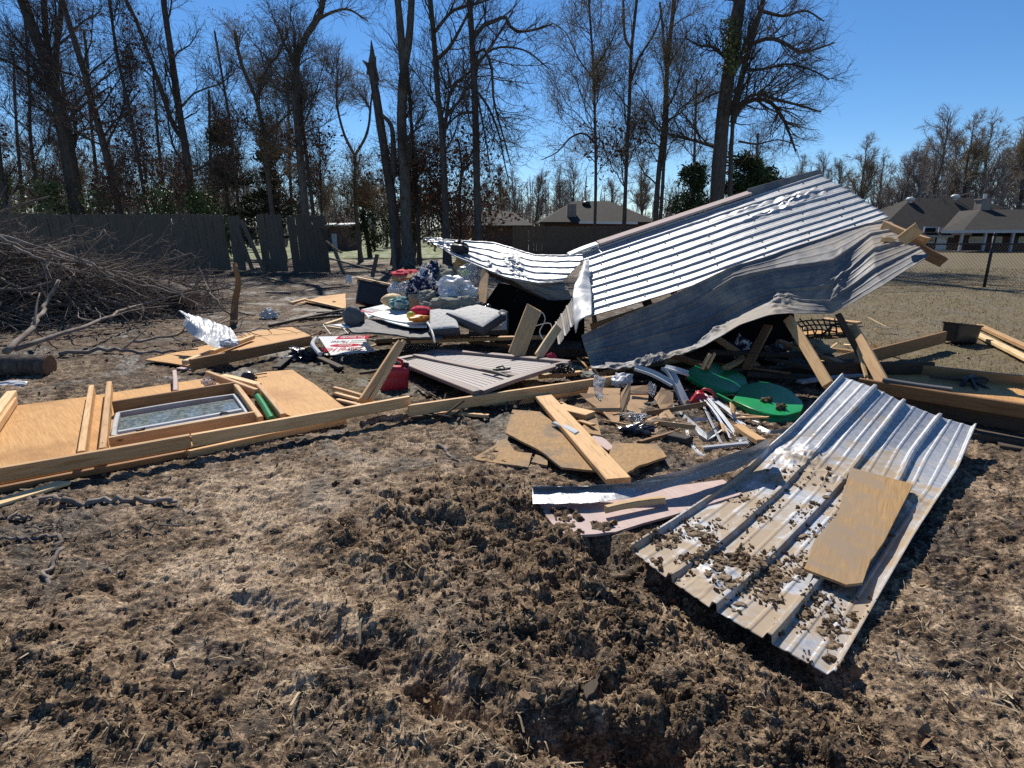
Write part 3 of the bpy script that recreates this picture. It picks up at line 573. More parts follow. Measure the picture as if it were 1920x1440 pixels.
tree('bare_tree', 'tall grey tree bending right at the top behind the last standing fence panel', [[(573, 415), (566, 330), (558, 230), (554, 160), (563, 85), (592, 45), (608, 0), (612, -110)]], 24.5, [12], 7, (18, 130, 800), .3, bark=BARKL, group=G1, limbs=[([(597, 36), (625, 22), (655, 18), (690, 40)], 3.5, 1)], leaves=(260, .07, RUST, .1, .5, 1.7))
tree('bare_tree', 'thin dark stem close beside the tall bending grey tree', [[(592, 425), (582, 340), (570, 240), (562, 160), (552, 60)]], 25.5, [6], 8, (14, 90, 500), .3, leaves=(320, .08, RUST, .1, .6, 1.7), group=G1)
tree('budding_tree', 'small vase-shaped tree with a pale crown in the gap beyond the fence', [[(676, 478), (668, 400), (666, 340), (665, 290)], [(665, 292), (645, 250), (632, 190), (636, 130)], [(665, 292), (688, 250), (697, 190), (705, 140)]], 27, [7, 4, 4], 9, (20, 160, 1100), .45, bark=BARKL, twig=TWIGL, leaves=(4000, .034, BUDS, .4, 1.2, 1.6), group=G1)
t, TP, TR = tree('broken_tree', 'dead snapped trunk with a jagged splintered top', [[(745, 488), (737, 390), (722, 290), (709, 200), (701, 150), (698, 120)]], 24.3, [15], 10, group=G1, tipr=.62, snag=True, flare=1.7)
P = np.array([W(x, y, 24.3) for x, y in ((698, 140), (698, 100), (696, 75))]); V, Q = tubes(np.array([P]), np.array([[.22, .09, .015]]), 7)
P2 = np.array([W(x, y, 24.2) for x, y in ((704, 160), (690, 122), (680, 113))]); V2, Q2 = tubes(np.array([P2]), np.array([[.16, .1, .02]]), 6)
P3 = np.array([W(x, y, 24.4) for x, y in ((706, 150), (703, 122), (705, 104))]); V3, Q3 = tubes(np.array([P3]), np.array([[.12, .06, .01]]), 6)
V, Q = cat((V, Q), (V2, Q2), (V3, Q3)); put('splinters', V, Q, BARKL, t)
stub = np.array([W(x, y, 24.1) for x, y in ((738, 330), (737, 260), (732, 232), (715, 215))]); V, Q = tubes(np.array([resample(stub, 10)]), np.linspace(.13, .07, 10)[None], 7); put('stub', V, Q, BARK, t)
tree('bare_tree', 'thick grey trunk forking high up, touching the snapped trunk', [[(765, 497), (761, 400), (757, 300), (752, 220), (757, 135)], [(757, 140), (751, 60), (744, -20), (736, -140)], [(757, 140), (768, 60), (772, -20), (776, -140)]], 24, [17, 10, 10], 11, (16, 110, 700), .35, bark=BARKL, group=G1, tipr=.75, flare=1.8)
tree('bare_tree', 'dark trunk with crooked side limbs, left of the two dark trunks by the torn roof', [[(838, 462), (834, 360), (828, 240), (820, 170), (813, 70), (806, -10), (798, -140)]], 23.5, [10], 12, (12, 120, 800), .35, group=G1, limbs=[([(832, 265), (845, 170), (875, 140), (905, 110), (938, 60), (962, 20)], 4.5, 1.5), ([(820, 110), (845, 85), (880, 20), (900, -30)], 4, -1.0), ([(815, 60), (850, 20), (900, 5), (940, -10)], 4, 1)])
tree('bare_tree', 'dark trunk with drooping branches, right of the two dark trunks by the torn roof', [[(898, 470), (895, 380), (893, 290), (890, 180), (884, 60), (878, -30), (870, -150)]], 23, [11], 13, (10, 130, 1000), .35, group=G1,
     limbs=[([(888, 72), (910, 45), (935, 38), (945, 28), (965, 58), (1005, 55), (1035, 45)], 5, 1), ([(890, 100), (908, 92), (922, 130), (926, 190), (945, 260), (958, 310)], 3.5, -.6), ([(893, 170), (915, 200), (935, 250), (945, 300), (955, 345)], 3, .5), ([(895, 180), (905, 230), (915, 290), (920, 345)], 2.5, -.3), ([(891, 120), (930, 90), (985, 95), (1030, 130)], 3, 1.5), ([(893, 210), (860, 215), (835, 240)], 3.5, .6), ([(897, 260), (870, 320), (850, 380)], 2.5, .6)])
tree('budding_tree', 'slender budding tree, leftmost of those by the right hand fence', [[(1116, 425), (1117, 330), (1115, 220), (1112, 120), (1106, 30), (1102, -70)]], 30, [4.5], 14, (30, 230, 1600), .28, lf=(.33, .5, .45), bark=BARK, twig=TWIGL, leaves=(5200, .035, BUDS, .3, 1.1, 1.6), group=G1, limbs=[([(1115, 268), (1095, 250), (1070, 258), (1045, 285), (1015, 300)], 2.6, .6), ([(1114, 150), (1085, 110), (1060, 60), (1030, 40)], 2, 1), ([(1113, 130), (1140, 90), (1160, 50), (1175, 30)], 2, -1)])
tree('bare_tree', 'slim dark tree with a few rusty leaves, next to the slender budding tree', [[(1171, 425), (1174, 320), (1180, 190), (1184, 95), (1192, 20), (1204, -90)], [(1184, 92), (1172, 70), (1169, 10), (1165, -80)], [(1180, 160), (1198, 110), (1228, 60), (1240, 20)]], 30, [6, 3.5, 3.5], 15, (20, 150, 900), .22, leaves=(420, .1, RUST, .12, .5, 1.7), group=G1)
tree('budding_tree', 'wispy many-branched tree standing left of the ivy-clad trunk', [[(1228, 428), (1234, 340), (1246, 240), (1250, 150), (1258, 60), (1266, -20), (1272, -120)], [(1238, 420), (1244, 320), (1252, 200), (1247, 90), (1240, 0)]], 29, [8, 5], 16, (30, 240, 1700), .22, bark=BARK, twig=TWIGL, leaves=(3600, .035, BUDS, .3, 1.1, 1.6), group=G1)
t, TP, TR = tree('ivy_clad_tree', 'massive ivy-clad trunk with arching limbs, tallest tree behind the roof', [[(1344, 405), (1347, 320), (1353, 230), (1364, 140), (1376, 50), (1386, -20), (1396, -140)], [(1374, 230), (1392, 140), (1410, 70), (1428, 10), (1445, -90)], [(1368, 400), (1370, 300), (1374, 230)]], 27, [20, 8, 7], 17, (16, 240, 2000), .3, group=G1, tipr=.72,
     limbs=[([(1378, 218), (1395, 195), (1420, 186), (1445, 192), (1467, 220), (1480, 250), (1492, 284)], 5.5, 1), ([(1382, 200), (1415, 176), (1450, 185), (1490, 195), (1540, 210)], 4, -1), ([(1405, 85), (1440, 72), (1470, 80), (1500, 98), (1530, 92), (1565, 80)], 4.5, 1), ([(1395, 130), (1430, 130), (1480, 120), (1530, 135), (1555, 150)], 3, -1.2), ([(1425, 20), (1470, 30), (1510, 20), (1545, 40)], 3.5, .8), ([(1370, 120), (1340, 90), (1310, 85), (1285, 70)], 3.5, -1), ([(1356, 170), (1330, 180), (1300, 200)], 3, 1), ([(1385, 265), (1420, 270), (1460, 262), (1500, 275)], 2.4, .5), ([(1380, 130), (1400, 100), (1420, 60)], 4, .4)])
rg = np.random.default_rng(5); c = np.array([W(1370 + rg.normal(0, 10), rg.uniform(35, 140), 26.6 + rg.normal(0, .3)) for _ in range(900)]); V, Q = leafmesh(c, .09, rg, 1.2); put('ivy', V, Q, PRIVET, t, False)
tree('bare_tree', 'thin sapling-like trunk at the far left edge of the woods', [[(78, 412), (60, 290), (52, 180), (42, 60), (30, -60)]], 27.5, [5], 18, (20, 130, 800), .2, group=G1)
tree('bare_tree', 'dark trunk cut by the left edge of the picture', [[(12, 420), (2, 330), (-10, 220), (-40, 60), (-60, -60)]], 25, [8], 19, (20, 130, 800), .15, group=G1, leaves=(500, .09, RUST, .1, .5, 1.7))
tree('bare_tree', 'slim trunk standing behind the gap in the broken fence', [[(452, 415), (440, 330), (432, 240), (418, 150), (405, 60)]], 28, [4.5], 20, (20, 130, 800), .25, group=G1)
tree('oak_tree', 'thin oak with rusty leaves between the forked grey trunk and its dark neighbour', [[(785, 455), (781, 350), (772, 250), (767, 160), (760, 80)]], 24.8, [6], 21, (26, 190, 1000), .12, lf=(.26, .5, .45), leaves=(1000, .095, RUST, .12, .62, 1.7), group=G1)
tree('oak_tree', 'low oak full of rusty leaves behind the torn roof sheet', [[(868, 440), (862, 380), (866, 320), (860, 270)]], 25.5, [5], 22, (26, 170, 700), .1, lf=(.5, .5, .45), leaves=(1700, .1, RUST, .1, 1.1, 1.6), group=G1)
tree('bare_tree', 'small slim tree with drooping dead leaves left of the vase-shaped tree', [[(604, 440), (602, 360), (600, 290), (598, 240)]], 28, [3], 23, (22, 120, 600), .15, lf=(.4, .5, .45), leaves=(520, .085, RUST, .1, .8, 1.7), group=G1)
for i, (x0, x1, yt, Y, l) in enumerate(((185, 165, 60, 31, 'grey trunk deeper in the left woods behind the straight leaning one'), (310, 290, 130, 32, 'grey trunk deeper in the woods behind the rusty oak'), (400, 392, 170, 33, 'thin grey trunk deeper in the woods right of the forked dark tree'), (545, 540, 140, 33, 'thin grey trunk deeper in the woods left of the tall bending tree'), (40, 20, 100, 32, 'grey trunk deeper in the woods above the brush pile'), (1300, 1305, 150, 34, 'grey trunk deeper in the woods left of the ivy-clad trunk'), (1410, 1420, 250, 36, 'low bare tree deeper in the woods right of the ivy-clad trunk'))):
    tree('bare_tree', l, [[(x0, 420), ((x0 + x1) / 2, (420 + yt) / 2), (x1, yt)]], Y, [5], 40 + i, (22, 170, 1100), .12, lf=(.33, .5, .45), group='thinner trees deeper in the woods', leaves=(300, .08, RUST, .1, .6, 1.7) if i < 3 else None)
# evergreens
def evergreen(name, label, px, pyt, Y, wpx, seed, m, cnt=6400, pine=True, base=.15, size=.07):
    rg = np.random.default_rng(seed); b = W(px, 430, Y); b[2] = gz(b[0], Y); top = W(px, pyt, Y)[2]; Hh = top - b[2]; wd = wpx * Y / F
    t = thing(name, label, 'evergreen tree' if pine else 'shrub', b, 'evergreens in the woods'); k = 10; z = np.linspace(-.1, Hh * .97, k); P = np.stack([b[0] + rg.normal(0, .06, k).cumsum(), np.full(k, Y), b[2] + z], 1)
    V, Q = tubes(P[None], np.linspace(.16, .03, k)[None] * (1 if pine else .5), 7); put('trunk', V, Q, BARK, t)
    nb = 36; t0 = rg.uniform(base, .98, nb) ; an = rg.uniform(0, 6.28, nb); ln = wd * ((1 - t0) ** .65 * .9 + .12) * rg.uniform(.35, 1.4, nb)
    s = np.stack([np.interp(t0 * Hh, z, P[:, 0]), np.full(nb, Y), b[2] + t0 * Hh], 1); e = s + np.stack([np.cos(an) * ln, np.sin(an) * ln, ln * rg.uniform(-.35, .45, nb)], 1)
    f = np.linspace(0, 1, 5)[None, :, None]; BP = s[:, None] * (1 - f) + e[:, None] * f; BP[:, 1:] += rg.normal(0, .05, (nb, 4, 3)); V, Q = tubes(BP, np.repeat(np.linspace(.035, .01, 5)[None], nb, 0), 4); put('branches', V, Q, BARK, t)
    i = rg.integers(nb, size=cnt // 14); ff = rg.uniform(.35, 1.05, cnt // 14)[:, None]; cl = s[i] * (1 - ff) + e[i] * ff; c = (cl[:, None] + rg.normal(0, .16 if pine else .2, (len(cl), 14, 3))).reshape(-1, 3)
    V, Q = leafmesh(c, size, rg, 3.2 if pine else 1.8); put('foliage', V, Q, m, t, False); return t
evergreen('pine_tree', 'dark pine standing beyond the broken fence, left of the budding crooked tree', 440, 225, 31, 55, 61, NEEDLE)
evergreen('pine_tree', 'rounded dark pine beyond the loose panels, right of the crooked tree', 532, 250, 32, 60, 62, NEEDLE)
evergreen('pine_tree', 'bushy dark pine low behind the forked grey trunk', 770, 290, 34, 70, 63, NEEDLE)
evergreen('cedar_tree', 'broad dark cedar at the foot of the ivy-clad trunk, behind the roof', 1398, 296, 29, 88, 64, NEEDLE, 11000, base=.05)
evergreen('cedar_tree', 'dark cedar left of the ivy-clad trunk above the right fence', 1300, 312, 30, 60, 65, NEEDLE, 6000)
evergreen('cedar_tree', 'small dark cedar in the treeline left of the tall dark trunks', 690, 345, 34, 40, 66, NEEDLE, 3000)
for i, (px, py, wx, l) in enumerate(((300, 352, 62, 'olive green bush rising over the long fence, leftmost'), (385, 368, 50, 'olive green bush behind the right end of the long fence'), (110, 345, 80, 'tall dark green bush behind the brush pile'), (205, 362, 60, 'olive bush over the left part of the long fence'), (20, 335, 80, 'dark bush at the left edge of the woods'))):
    evergreen('evergreen_shrub', l, px, py, 24 + i * .7, wx, 70 + i, PRIVET, 2800, False, .05, .08)
# the far treeline: copies of a few bare trees, each standing on its own
def proto(seed, h, pale):
    rg = np.random.default_rng(seed); k = 12; P = np.stack([rg.normal(0, .12, k).cumsum(), rg.normal(0, .12, k).cumsum(), np.linspace(-.3, h, k)], 1); Rr = np.linspace(.24, .04, k)
    L1, r1 = sprout(P[None], Rr[None], 34, rg, .22, .97, .75, .45, .2, .16, 8, .5, .03, .9); L2, r2 = sprout(L1, r1, 260, rg, .15, 1, .7, .55, .12, .16, 5, .5, .022, .8); L3, r3 = sprout(L2, r2, 3200, rg, .05, 1, .7, .6, .06, .16, 4, .5, .014, .55)
    o = []
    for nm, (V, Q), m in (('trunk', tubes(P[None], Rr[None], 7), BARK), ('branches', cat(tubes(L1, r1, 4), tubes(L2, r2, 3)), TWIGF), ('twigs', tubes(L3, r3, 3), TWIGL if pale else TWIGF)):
        me = raw_mesh(nm, V, [Q], None, True); me.materials.append(m); o.append((nm, me))
    return o
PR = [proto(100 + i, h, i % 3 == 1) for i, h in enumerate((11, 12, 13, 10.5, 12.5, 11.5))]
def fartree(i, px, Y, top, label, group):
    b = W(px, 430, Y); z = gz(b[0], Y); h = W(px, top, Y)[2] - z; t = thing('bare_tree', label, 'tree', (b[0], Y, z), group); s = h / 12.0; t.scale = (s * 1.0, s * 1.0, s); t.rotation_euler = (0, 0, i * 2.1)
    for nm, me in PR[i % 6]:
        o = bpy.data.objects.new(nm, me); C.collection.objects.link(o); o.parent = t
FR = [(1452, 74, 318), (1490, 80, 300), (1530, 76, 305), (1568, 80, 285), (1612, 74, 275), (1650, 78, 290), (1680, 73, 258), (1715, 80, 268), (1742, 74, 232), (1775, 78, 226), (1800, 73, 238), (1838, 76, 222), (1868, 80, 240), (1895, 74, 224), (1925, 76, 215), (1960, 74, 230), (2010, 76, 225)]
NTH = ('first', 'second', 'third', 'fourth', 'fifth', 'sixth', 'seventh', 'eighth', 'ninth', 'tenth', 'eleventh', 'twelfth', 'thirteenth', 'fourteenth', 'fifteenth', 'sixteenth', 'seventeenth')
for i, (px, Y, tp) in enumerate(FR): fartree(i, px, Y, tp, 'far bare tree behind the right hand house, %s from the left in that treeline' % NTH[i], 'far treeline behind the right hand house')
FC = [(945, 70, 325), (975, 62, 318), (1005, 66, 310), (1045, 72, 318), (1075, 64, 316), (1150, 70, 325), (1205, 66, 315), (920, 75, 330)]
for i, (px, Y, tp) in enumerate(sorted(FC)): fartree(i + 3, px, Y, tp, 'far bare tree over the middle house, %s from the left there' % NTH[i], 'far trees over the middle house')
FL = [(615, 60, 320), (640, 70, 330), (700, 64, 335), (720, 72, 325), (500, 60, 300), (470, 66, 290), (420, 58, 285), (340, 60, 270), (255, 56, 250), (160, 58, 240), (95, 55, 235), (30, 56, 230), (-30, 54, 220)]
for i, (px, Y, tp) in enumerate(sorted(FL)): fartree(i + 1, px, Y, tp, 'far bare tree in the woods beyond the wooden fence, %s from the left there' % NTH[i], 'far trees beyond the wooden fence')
# the far-off wood behind them all, one mass
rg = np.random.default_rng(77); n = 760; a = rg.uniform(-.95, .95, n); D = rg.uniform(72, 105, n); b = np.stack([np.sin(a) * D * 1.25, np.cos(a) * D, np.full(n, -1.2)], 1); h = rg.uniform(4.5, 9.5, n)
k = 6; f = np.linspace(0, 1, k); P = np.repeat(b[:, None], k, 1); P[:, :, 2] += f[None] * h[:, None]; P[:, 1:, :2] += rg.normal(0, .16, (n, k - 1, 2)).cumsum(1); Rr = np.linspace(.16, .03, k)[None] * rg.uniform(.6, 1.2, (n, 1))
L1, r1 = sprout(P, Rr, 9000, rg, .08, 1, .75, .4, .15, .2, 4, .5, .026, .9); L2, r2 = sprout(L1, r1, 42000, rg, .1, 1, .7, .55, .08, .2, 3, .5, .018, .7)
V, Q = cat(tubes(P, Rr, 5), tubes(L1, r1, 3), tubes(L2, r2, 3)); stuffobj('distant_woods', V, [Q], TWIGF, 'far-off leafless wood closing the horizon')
# ------------------------------------------------------------------ fences and houses
def pickets(mb, x0, x1, Y, top, rg, w=.14, yd=0.0, lean=0.0, z0=None):
    x = x0
    while x < x1 - .01:
        ww = w * rg.uniform(.94, 1.03); h = top + rg.normal(0, .012); z = (gz(x, Y) if z0 is None else z0) + .03; yo = Y + yd * (x - x0) + rg.normal(0, .004); lx = lean + rg.normal(0, .006)
        a, b = ww * .96, .018; c = x + ww / 2
        V = [(c + sx * a / 2 + lx * zz * (1 if zz else 0), yo + sy * b / 2, z + zz) for zz, cut in ((0, 0), (h - .05, 0)) for sx, sy in ((-1, -1), (1, -1), (1, 1), (-1, 1))]
        V += [(c + sx * (a / 2 - .03) + lx * h, yo + sy * b / 2, z + h) for sx, sy in ((-1, -1), (1, -1), (1, 1), (-1, 1))]
        r = rg.uniform(0, 30); T = [(v[2] + r, v[0] + r, v[1]) for v in V]
        Q = [[k * 4 + i, k * 4 + (i + 1) % 4, k * 4 + 4 + (i + 1) % 4, k * 4 + 4 + i] for k in (0, 1) for i in range(4)]
        mb.add(V, [np.array(Q), np.array([[8, 9, 10, 11], [3, 2, 1, 0]])], T); x += ww
def wfence(name, label, x0, x1, Y, top, seed, yd=0.0, lean=0.0, posts=True, z0=None):
    rg = np.random.default_rng(seed); t = thing(name, label, 'fence', ((x0 + x1) / 2, Y, gz((x0 + x1) / 2, Y)), 'broken wooden privacy fence'); zb = gz(x0, Y) if z0 is None else z0
    m = MB(); pickets(m, x0, x1, Y, top, rg, yd=yd, lean=lean, z0=z0); m.build('pickets', FENCEW, t)
    for zz in (.35, 1.0, 1.55):
        m = MB(); o = lean * zz; m.board((x0 + o, Y + .04, zb + zz), (x1 + o, Y + .04 + yd * (x1 - x0), zb + zz), .09, .04, (0, 1, 0)); m.build('rail', FENCEW, t)
    if posts:
        for k in range(int((x1 - x0) / 2.4) + 1):
            xp = min(x0 + k * 2.4 + .1, x1 - .1); m = MB(); m.board((xp, Y + .1 + yd * (xp - x0), zb - .1), (xp + lean * top, Y + .1 + yd * (xp - x0), zb + top - .05), .09, .09, (0, 1, 0)); m.build('post', FENCEW, t)
    return t
YF = 21.0
xw = lambda px, Y, py=470: float(W(px, py, Y)[0])
wfence('wooden_fence', 'long dark wooden fence standing behind the brush pile', xw(-80, YF), xw(428, YF), YF, 1.9, 1, lean=-.04)
def leanpanel(label, pxb0, pxb1, pxt0, Y, top, seed, back=.0):
    x0, x1 = xw(pxb0, Y, 505), xw(pxb1, Y, 505); lean = (xw(pxt0, Y, 405) - x0) / top
    rg = np.random.default_rng(seed); t = thing('fence_section', label, 'fence panel', ((x0 + x1) / 2, Y, gz(x0, Y)), 'loose leaning sections of the wooden fence')
    m = MB(); pickets(m, x0, x1, Y, top, rg, lean=lean)
    V = np.concatenate(m.V); zb = V[:, 2].min(); m.V = [np.stack([v[:, 0], v[:, 1] + back * (v[:, 2] - zb), v[:, 2]], 1) for v in m.V]; m.build('pickets', FENCEW, t)
    for zz in (.4, 1.5):
        m = MB(); m.board((x0 + lean * zz, Y + .05 + back * zz, gz(x0, Y) + zz), (x1 + lean * zz, Y + .05 + back * zz, gz(x0, Y) + zz), .09, .04, (0, 1, 0)); m.build('rail', FENCEW, t)
leanpanel('narrow two-board fence section tilting left beside the long fence', 440, 460, 424, 20.6, 1.85, 3, .05)
leanpanel('wide leaning fence section between the tilted boards and the outermost section', 494, 540, 476, 20.2, 1.88, 4, .08)
leanpanel('widest leaning fence section, nearest the open gap', 550, 617, 532, 20.0, 1.86, 5, .10)
FG = 'broken fence boards and posts'
def tagb(mb, name, m, label, cat='board', group=None): return tag(mb.build(name, m), label, cat, group)
tagb(MB().board(W(441, 420, 20.4), W(474, 508, 20.0), .14, .02, (0, 1, 0)), 'fence_picket', FENCEW, 'single fence board slanting right across the first fence gap', 'fence board', FG)
tagb(MB().board(W(452, 412, 20.2), W(495, 507, 19.9), .14, .02, (0, 1, 0)), 'fence_picket', FENCEW, 'fence board slumped against the foot of the middle fence section', 'fence board', FG)
tagb(MB().board(W(426, 428, 21.2), W(478, 430, 21.0), .09, .04, (0, 1, 0)), 'fence_rail', DARKW, 'upper bare rail crossing the first gap in the fence', 'fence rail', FG)
tagb(MB().board(W(426, 448, 21.2), W(548, 444, 20.8), .09, .04, (0, 1, 0)), 'fence_rail', DARKW, 'lower bare rail crossing the gaps in the fence', 'fence rail', FG)
tagb(MB().board(W(597, 418, 20.2), W(616, 452, 20), .09, .04, (0, 1, 0)), 'fence_rail', DARKW, 'short broken rail hanging off the edge of the widest fence section', 'fence rail', FG)
tagb(MB().board(W(612, 452, 19.8), W(640, 474, 19.3), .09, .04, (0, 0, 1)), 'fence_rail', PINED, 'rusty brown rail end sticking out right of the widest fence section', 'fence rail', FG)
tagb(MB().board(W(628, 470, 19.3), W(645, 513, 18.6), .1, .09, (0, 1, 0), jag=(.04, 0)), 'fence_post', FENCEW, 'snapped fence post leaning left in the open gap', 'fence post', FG)
tagb(MB().board(W(707, 478, 18), W(698, 520, 17.8), .12, .03, (0, 1, 0), jag=(.03, 0)), 'fence_picket', FENCEW, 'broken fence board standing upright beside the fallen rail', 'fence board', FG)
tagb(MB().board(W(735, 450, 18.5), W(742, 522, 18), .09, .09, (0, 1, 0)), 'fence_post', FENCEW, 'thin fence post still standing left of the forked grey trunk', 'fence post', FG)
tagb(MB().board(W(616, 484, 18.8), W(752, 520, 17.8), .09, .04, (0, 0, 1)), 'fence_rail', GREYW, 'long pale fallen fence rail on the mud', 'fence rail', FG)
wfence('wooden_fence', 'dark wooden fence running behind the torn roof sheet', xw(961, 31), xw(1330, 31), 31, 1.62, 8)
# chain link fence at the right
YC = 15.2; x0, x1 = 6.8, 24.0; t = thing('chain_link_fence', 'black chain link fence crossing the dormant lawn', 'fence', ((x0 + x1) / 2, YC, 0))
for px in (1450, 1853, 2210):
    xx = xw(px, YC, 500); m = MB(); m.tube([(xx, YC, gz(xx, YC) - .1), (xx, YC, 1.3)], .035, 8); m.tube([(xx, YC, 1.3), (xx, YC, 1.36)], [.045, .02], 8); m.build('post', FENCEM, t, True)
m = MB(); m.tube([(x0, YC, 1.08), (x1, YC, 1.08)], .022, 6); m.build('top_rail', FENCEM, t, True); m = MB(); m.tube([(x0, YC, .05), (x1, YC, .05)], .005, 4); m.build('bottom_wire', FENCEM, t)
P = []; s = .085
for xx in np.arange(x0 - 1.1, x1, s):
    for d in (1, -1):
        a, b = (xx, .05), (xx + 1.03, 1.07)
        if d < 0: a, b = (xx, 1.07), (xx + 1.03, .05)
        P.append([(a[0], YC + .02, a[1]), (b[0], YC + .02, b[1])])
V, Q = tubes(np.array(P), np.full((len(P), 2), .0026), 3); put('wire_mesh', V, Q, FENCEM, t, False)
# houses
def hip(mb, x0, x1, y0, y1, ze, zr, rx0, rx1, ry=None, th=.12):
    ry = (y0 + y1) / 2 if ry is None else ry; V = [(x0, y0, ze), (x1, y0, ze), (x1, y1, ze), (x0, y1, ze), (rx0, ry, zr), (rx1, ry, zr)]
    mb.add(V, [[0, 1, 5, 4], [1, 2, 5], [2, 3, 4, 5], [3, 0, 4]]); V2 = [(x, y, ze - th) for x, y in ((x0, y0), (x1, y0), (x1, y1), (x0, y1))]
    mb.add(V[:4] + V2, [[0, 4, 5, 1], [1, 5, 6, 2], [2, 6, 7, 3], [3, 7, 4, 0], [7, 6, 5, 4]]); return mb
YH = 58.0; zg = gz(40, YH); hx = lambda px, Y=YH: xw(px, Y, 430)
h = thing('brick_house', 'low brick house with grey hip roof and porch beyond the chain link fence', 'house', (hx(1800), YH + 5, zg))
ze = W(1700, 441, YH)[2]; zr = W(1760, 371, YH + 6)[2]
xl, xr = hx(1640), hx(2060)
MB().wallbox(xl + .5, xr, YH + .5, YH + 11, zg - .3, ze - .1).build('wall', BRICK, h)
m = hip(MB(), xl, xr + .5, YH, YH + 12, ze, zr, hx(1700, YH + 6), hx(1790, YH + 6) + 1.2); rf = m.build('roof', SHING, h)
pe = W(1850, 432, YH - 3)[2]; pz = W(1830, 392, YH + 1)[2]; pxl, pxr = hx(1766, YH - 3), hx(2080, YH - 3)
V = [(pxl, YH - 3, pe), (pxr, YH - 3, pe + .1), (pxr, YH + 2.5, pz), (hx(1832, YH + 2.5), YH + 2.5, pz), (hx(1792, YH + 2.5), YH + 2.5, pz - .15), (hx(1806, YH - 3), YH - 3, pe)]
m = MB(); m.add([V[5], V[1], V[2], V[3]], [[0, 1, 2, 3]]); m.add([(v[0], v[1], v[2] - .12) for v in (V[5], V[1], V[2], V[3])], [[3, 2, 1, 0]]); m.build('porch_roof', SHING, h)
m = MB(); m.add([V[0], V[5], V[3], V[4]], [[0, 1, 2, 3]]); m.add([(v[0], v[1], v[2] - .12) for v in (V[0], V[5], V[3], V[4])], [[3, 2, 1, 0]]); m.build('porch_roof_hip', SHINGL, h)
m = MB(); m.board((hx(1640), YH - .05, ze - .1), (hx(1790), YH - .05, ze - .1), .2, .05, (0, 1, 0)); m.build('fascia', VINYLG, h); m = MB(); m.board((pxl, YH - 3.05, pe - .12), (pxr, YH - 3.05, pe - .03), .26, .05, (0, 1, 0)); m.build('fascia', VINYLG, h)
for px in (1806, 1850, 1902, 1955, 2010):
    xx = hx(px, YH - 2.8); m = MB(); m.board((xx, YH - 2.8, zg), (xx, YH - 2.8, pe - .1), .2, .2, (0, 1, 0)); m.build('porch_post', ALUG, h)
m = MB(); m.slab([(pxl, YH - 3, zg + .12), (pxr, YH - 3, zg + .12), (pxr, YH + .5, zg + .12), (pxl, YH + .5, zg + .12)], .4); m.build('porch_floor', SHINGL, h)
for px, w_, z0_, z1_ in ((1750, 1.0, .9, 2.2), (1840, 1.1, .9, 2.2), (1880, .8, .9, 2.2), (1935, 1.2, .9, 2.2)):
    xx = hx(px); f = MB().box((xx, YH + .46, zg + (z0_ + z1_) / 2), (w_ + .2, .1, z1_ - z0_ + .2)).build('window', ALU, h); MB().box((xx, YH + .40, zg + (z0_ + z1_) / 2), (w_, .05, z1_ - z0_)).build('pane', GLASSD, f)
f = MB().box((hx(1776), YH + .46, zg + 1.15), (1.0, .1, 2.2)).build('door', ALU, h); MB().box((hx(1776) + .35, YH + .38, zg + 1.1), (.06, .06, .06)).build('handle', WIREM, f)
cx, cz = hx(1833, YH + 2.8), W(1833, 398, YH + 2.8)[2]; m = MB().box((cx, YH + 2.8, cz + .2), (.95, .95, 2.0)); m.box((cx, YH + 2.8, cz + 1.22), (1.1, 1.1, .14)); f = m.build('chimney', BRICKG, rf); m = MB(); m.tube([(cx + .1, YH + 2.8, cz + 1.29), (cx + .1, YH + 2.8, cz + 1.75)], .16, 10); m.build('flue', WHITEM, f)
for px, py in ((1707, 376), (1791, 371)):
    c = W(px, py, YH + 5.2); m = MB(); m.tube([c - (0, 0, .25), c + (0, 0, .02)], .2, 12); m.blob(c + (0, 0, .12), (.42, .42, .24), .04, 1, 2); m.build('roof_vent', WHITEM, rf, True)
c = W(1902, 411, YH + 2); m = MB(); m.tube([c - (0, 0, .3), c + (0, 0, .1)], .18, 10); m.blob(c + (0, 0, .15), (.4, .4, .2), .04, 1, 2); m.build('roof_vent', BLACKP, rf, True)
YM = 52.0; zg = gz(8, YM); mx = lambda px, Y=YM: xw(px, Y, 430)
h = thing('house', 'grey roofed house behind the dark wooden fence, with chimney', 'house', (mx(1110), YM + 4, zg)); ze = W(1100, 416, YM)[2]; zr = W(1120, 377, YM + 5)[2]
MB().wallbox(mx(1020), mx(1225), YM + .6, YM + 9, zg - .3, ze - .1).build('wall', BRICK, h)
rf = hip(MB(), mx(1012), mx(1235), YM, YM + 10, ze, zr, mx(1075, YM + 5), mx(1140, YM + 5)).build('roof', SHING, h)
c = W(1071, 402, YM + 1.5); MB().box(c, (.8, .8, 1.7)).build('chimney', BRICKG, rf); c = W(1099, 384, YM + 4); m = MB(); m.tube([c - (0, 0, .3), c], .18, 10); m.blob(c + (0, 0, .1), (.4, .4, .25), .05, 1, 2); m.build('roof_vent', BLACKP, rf, True)
m = MB(); m.board((mx(1085), YM - .06, ze - .05), (mx(1195), YM - .06, ze - .1), .18, .05, (0, 1, 0)); m.build('gutter', ALU, h)
YB = 60.0; zg = gz(-15, YB); bx = lambda px, Y=YB: xw(px, Y, 430)
h = thing('brick_shed', 'small far red brick building with white roof edge, seen through the fence gap', 'building', (bx(610), YB, zg)); zt = W(620, 424, YB)[2]
MB().wallbox(bx(560), bx(648), YB, YB + 6, zg - .3, zt + .05).build('wall', BRICK, h)
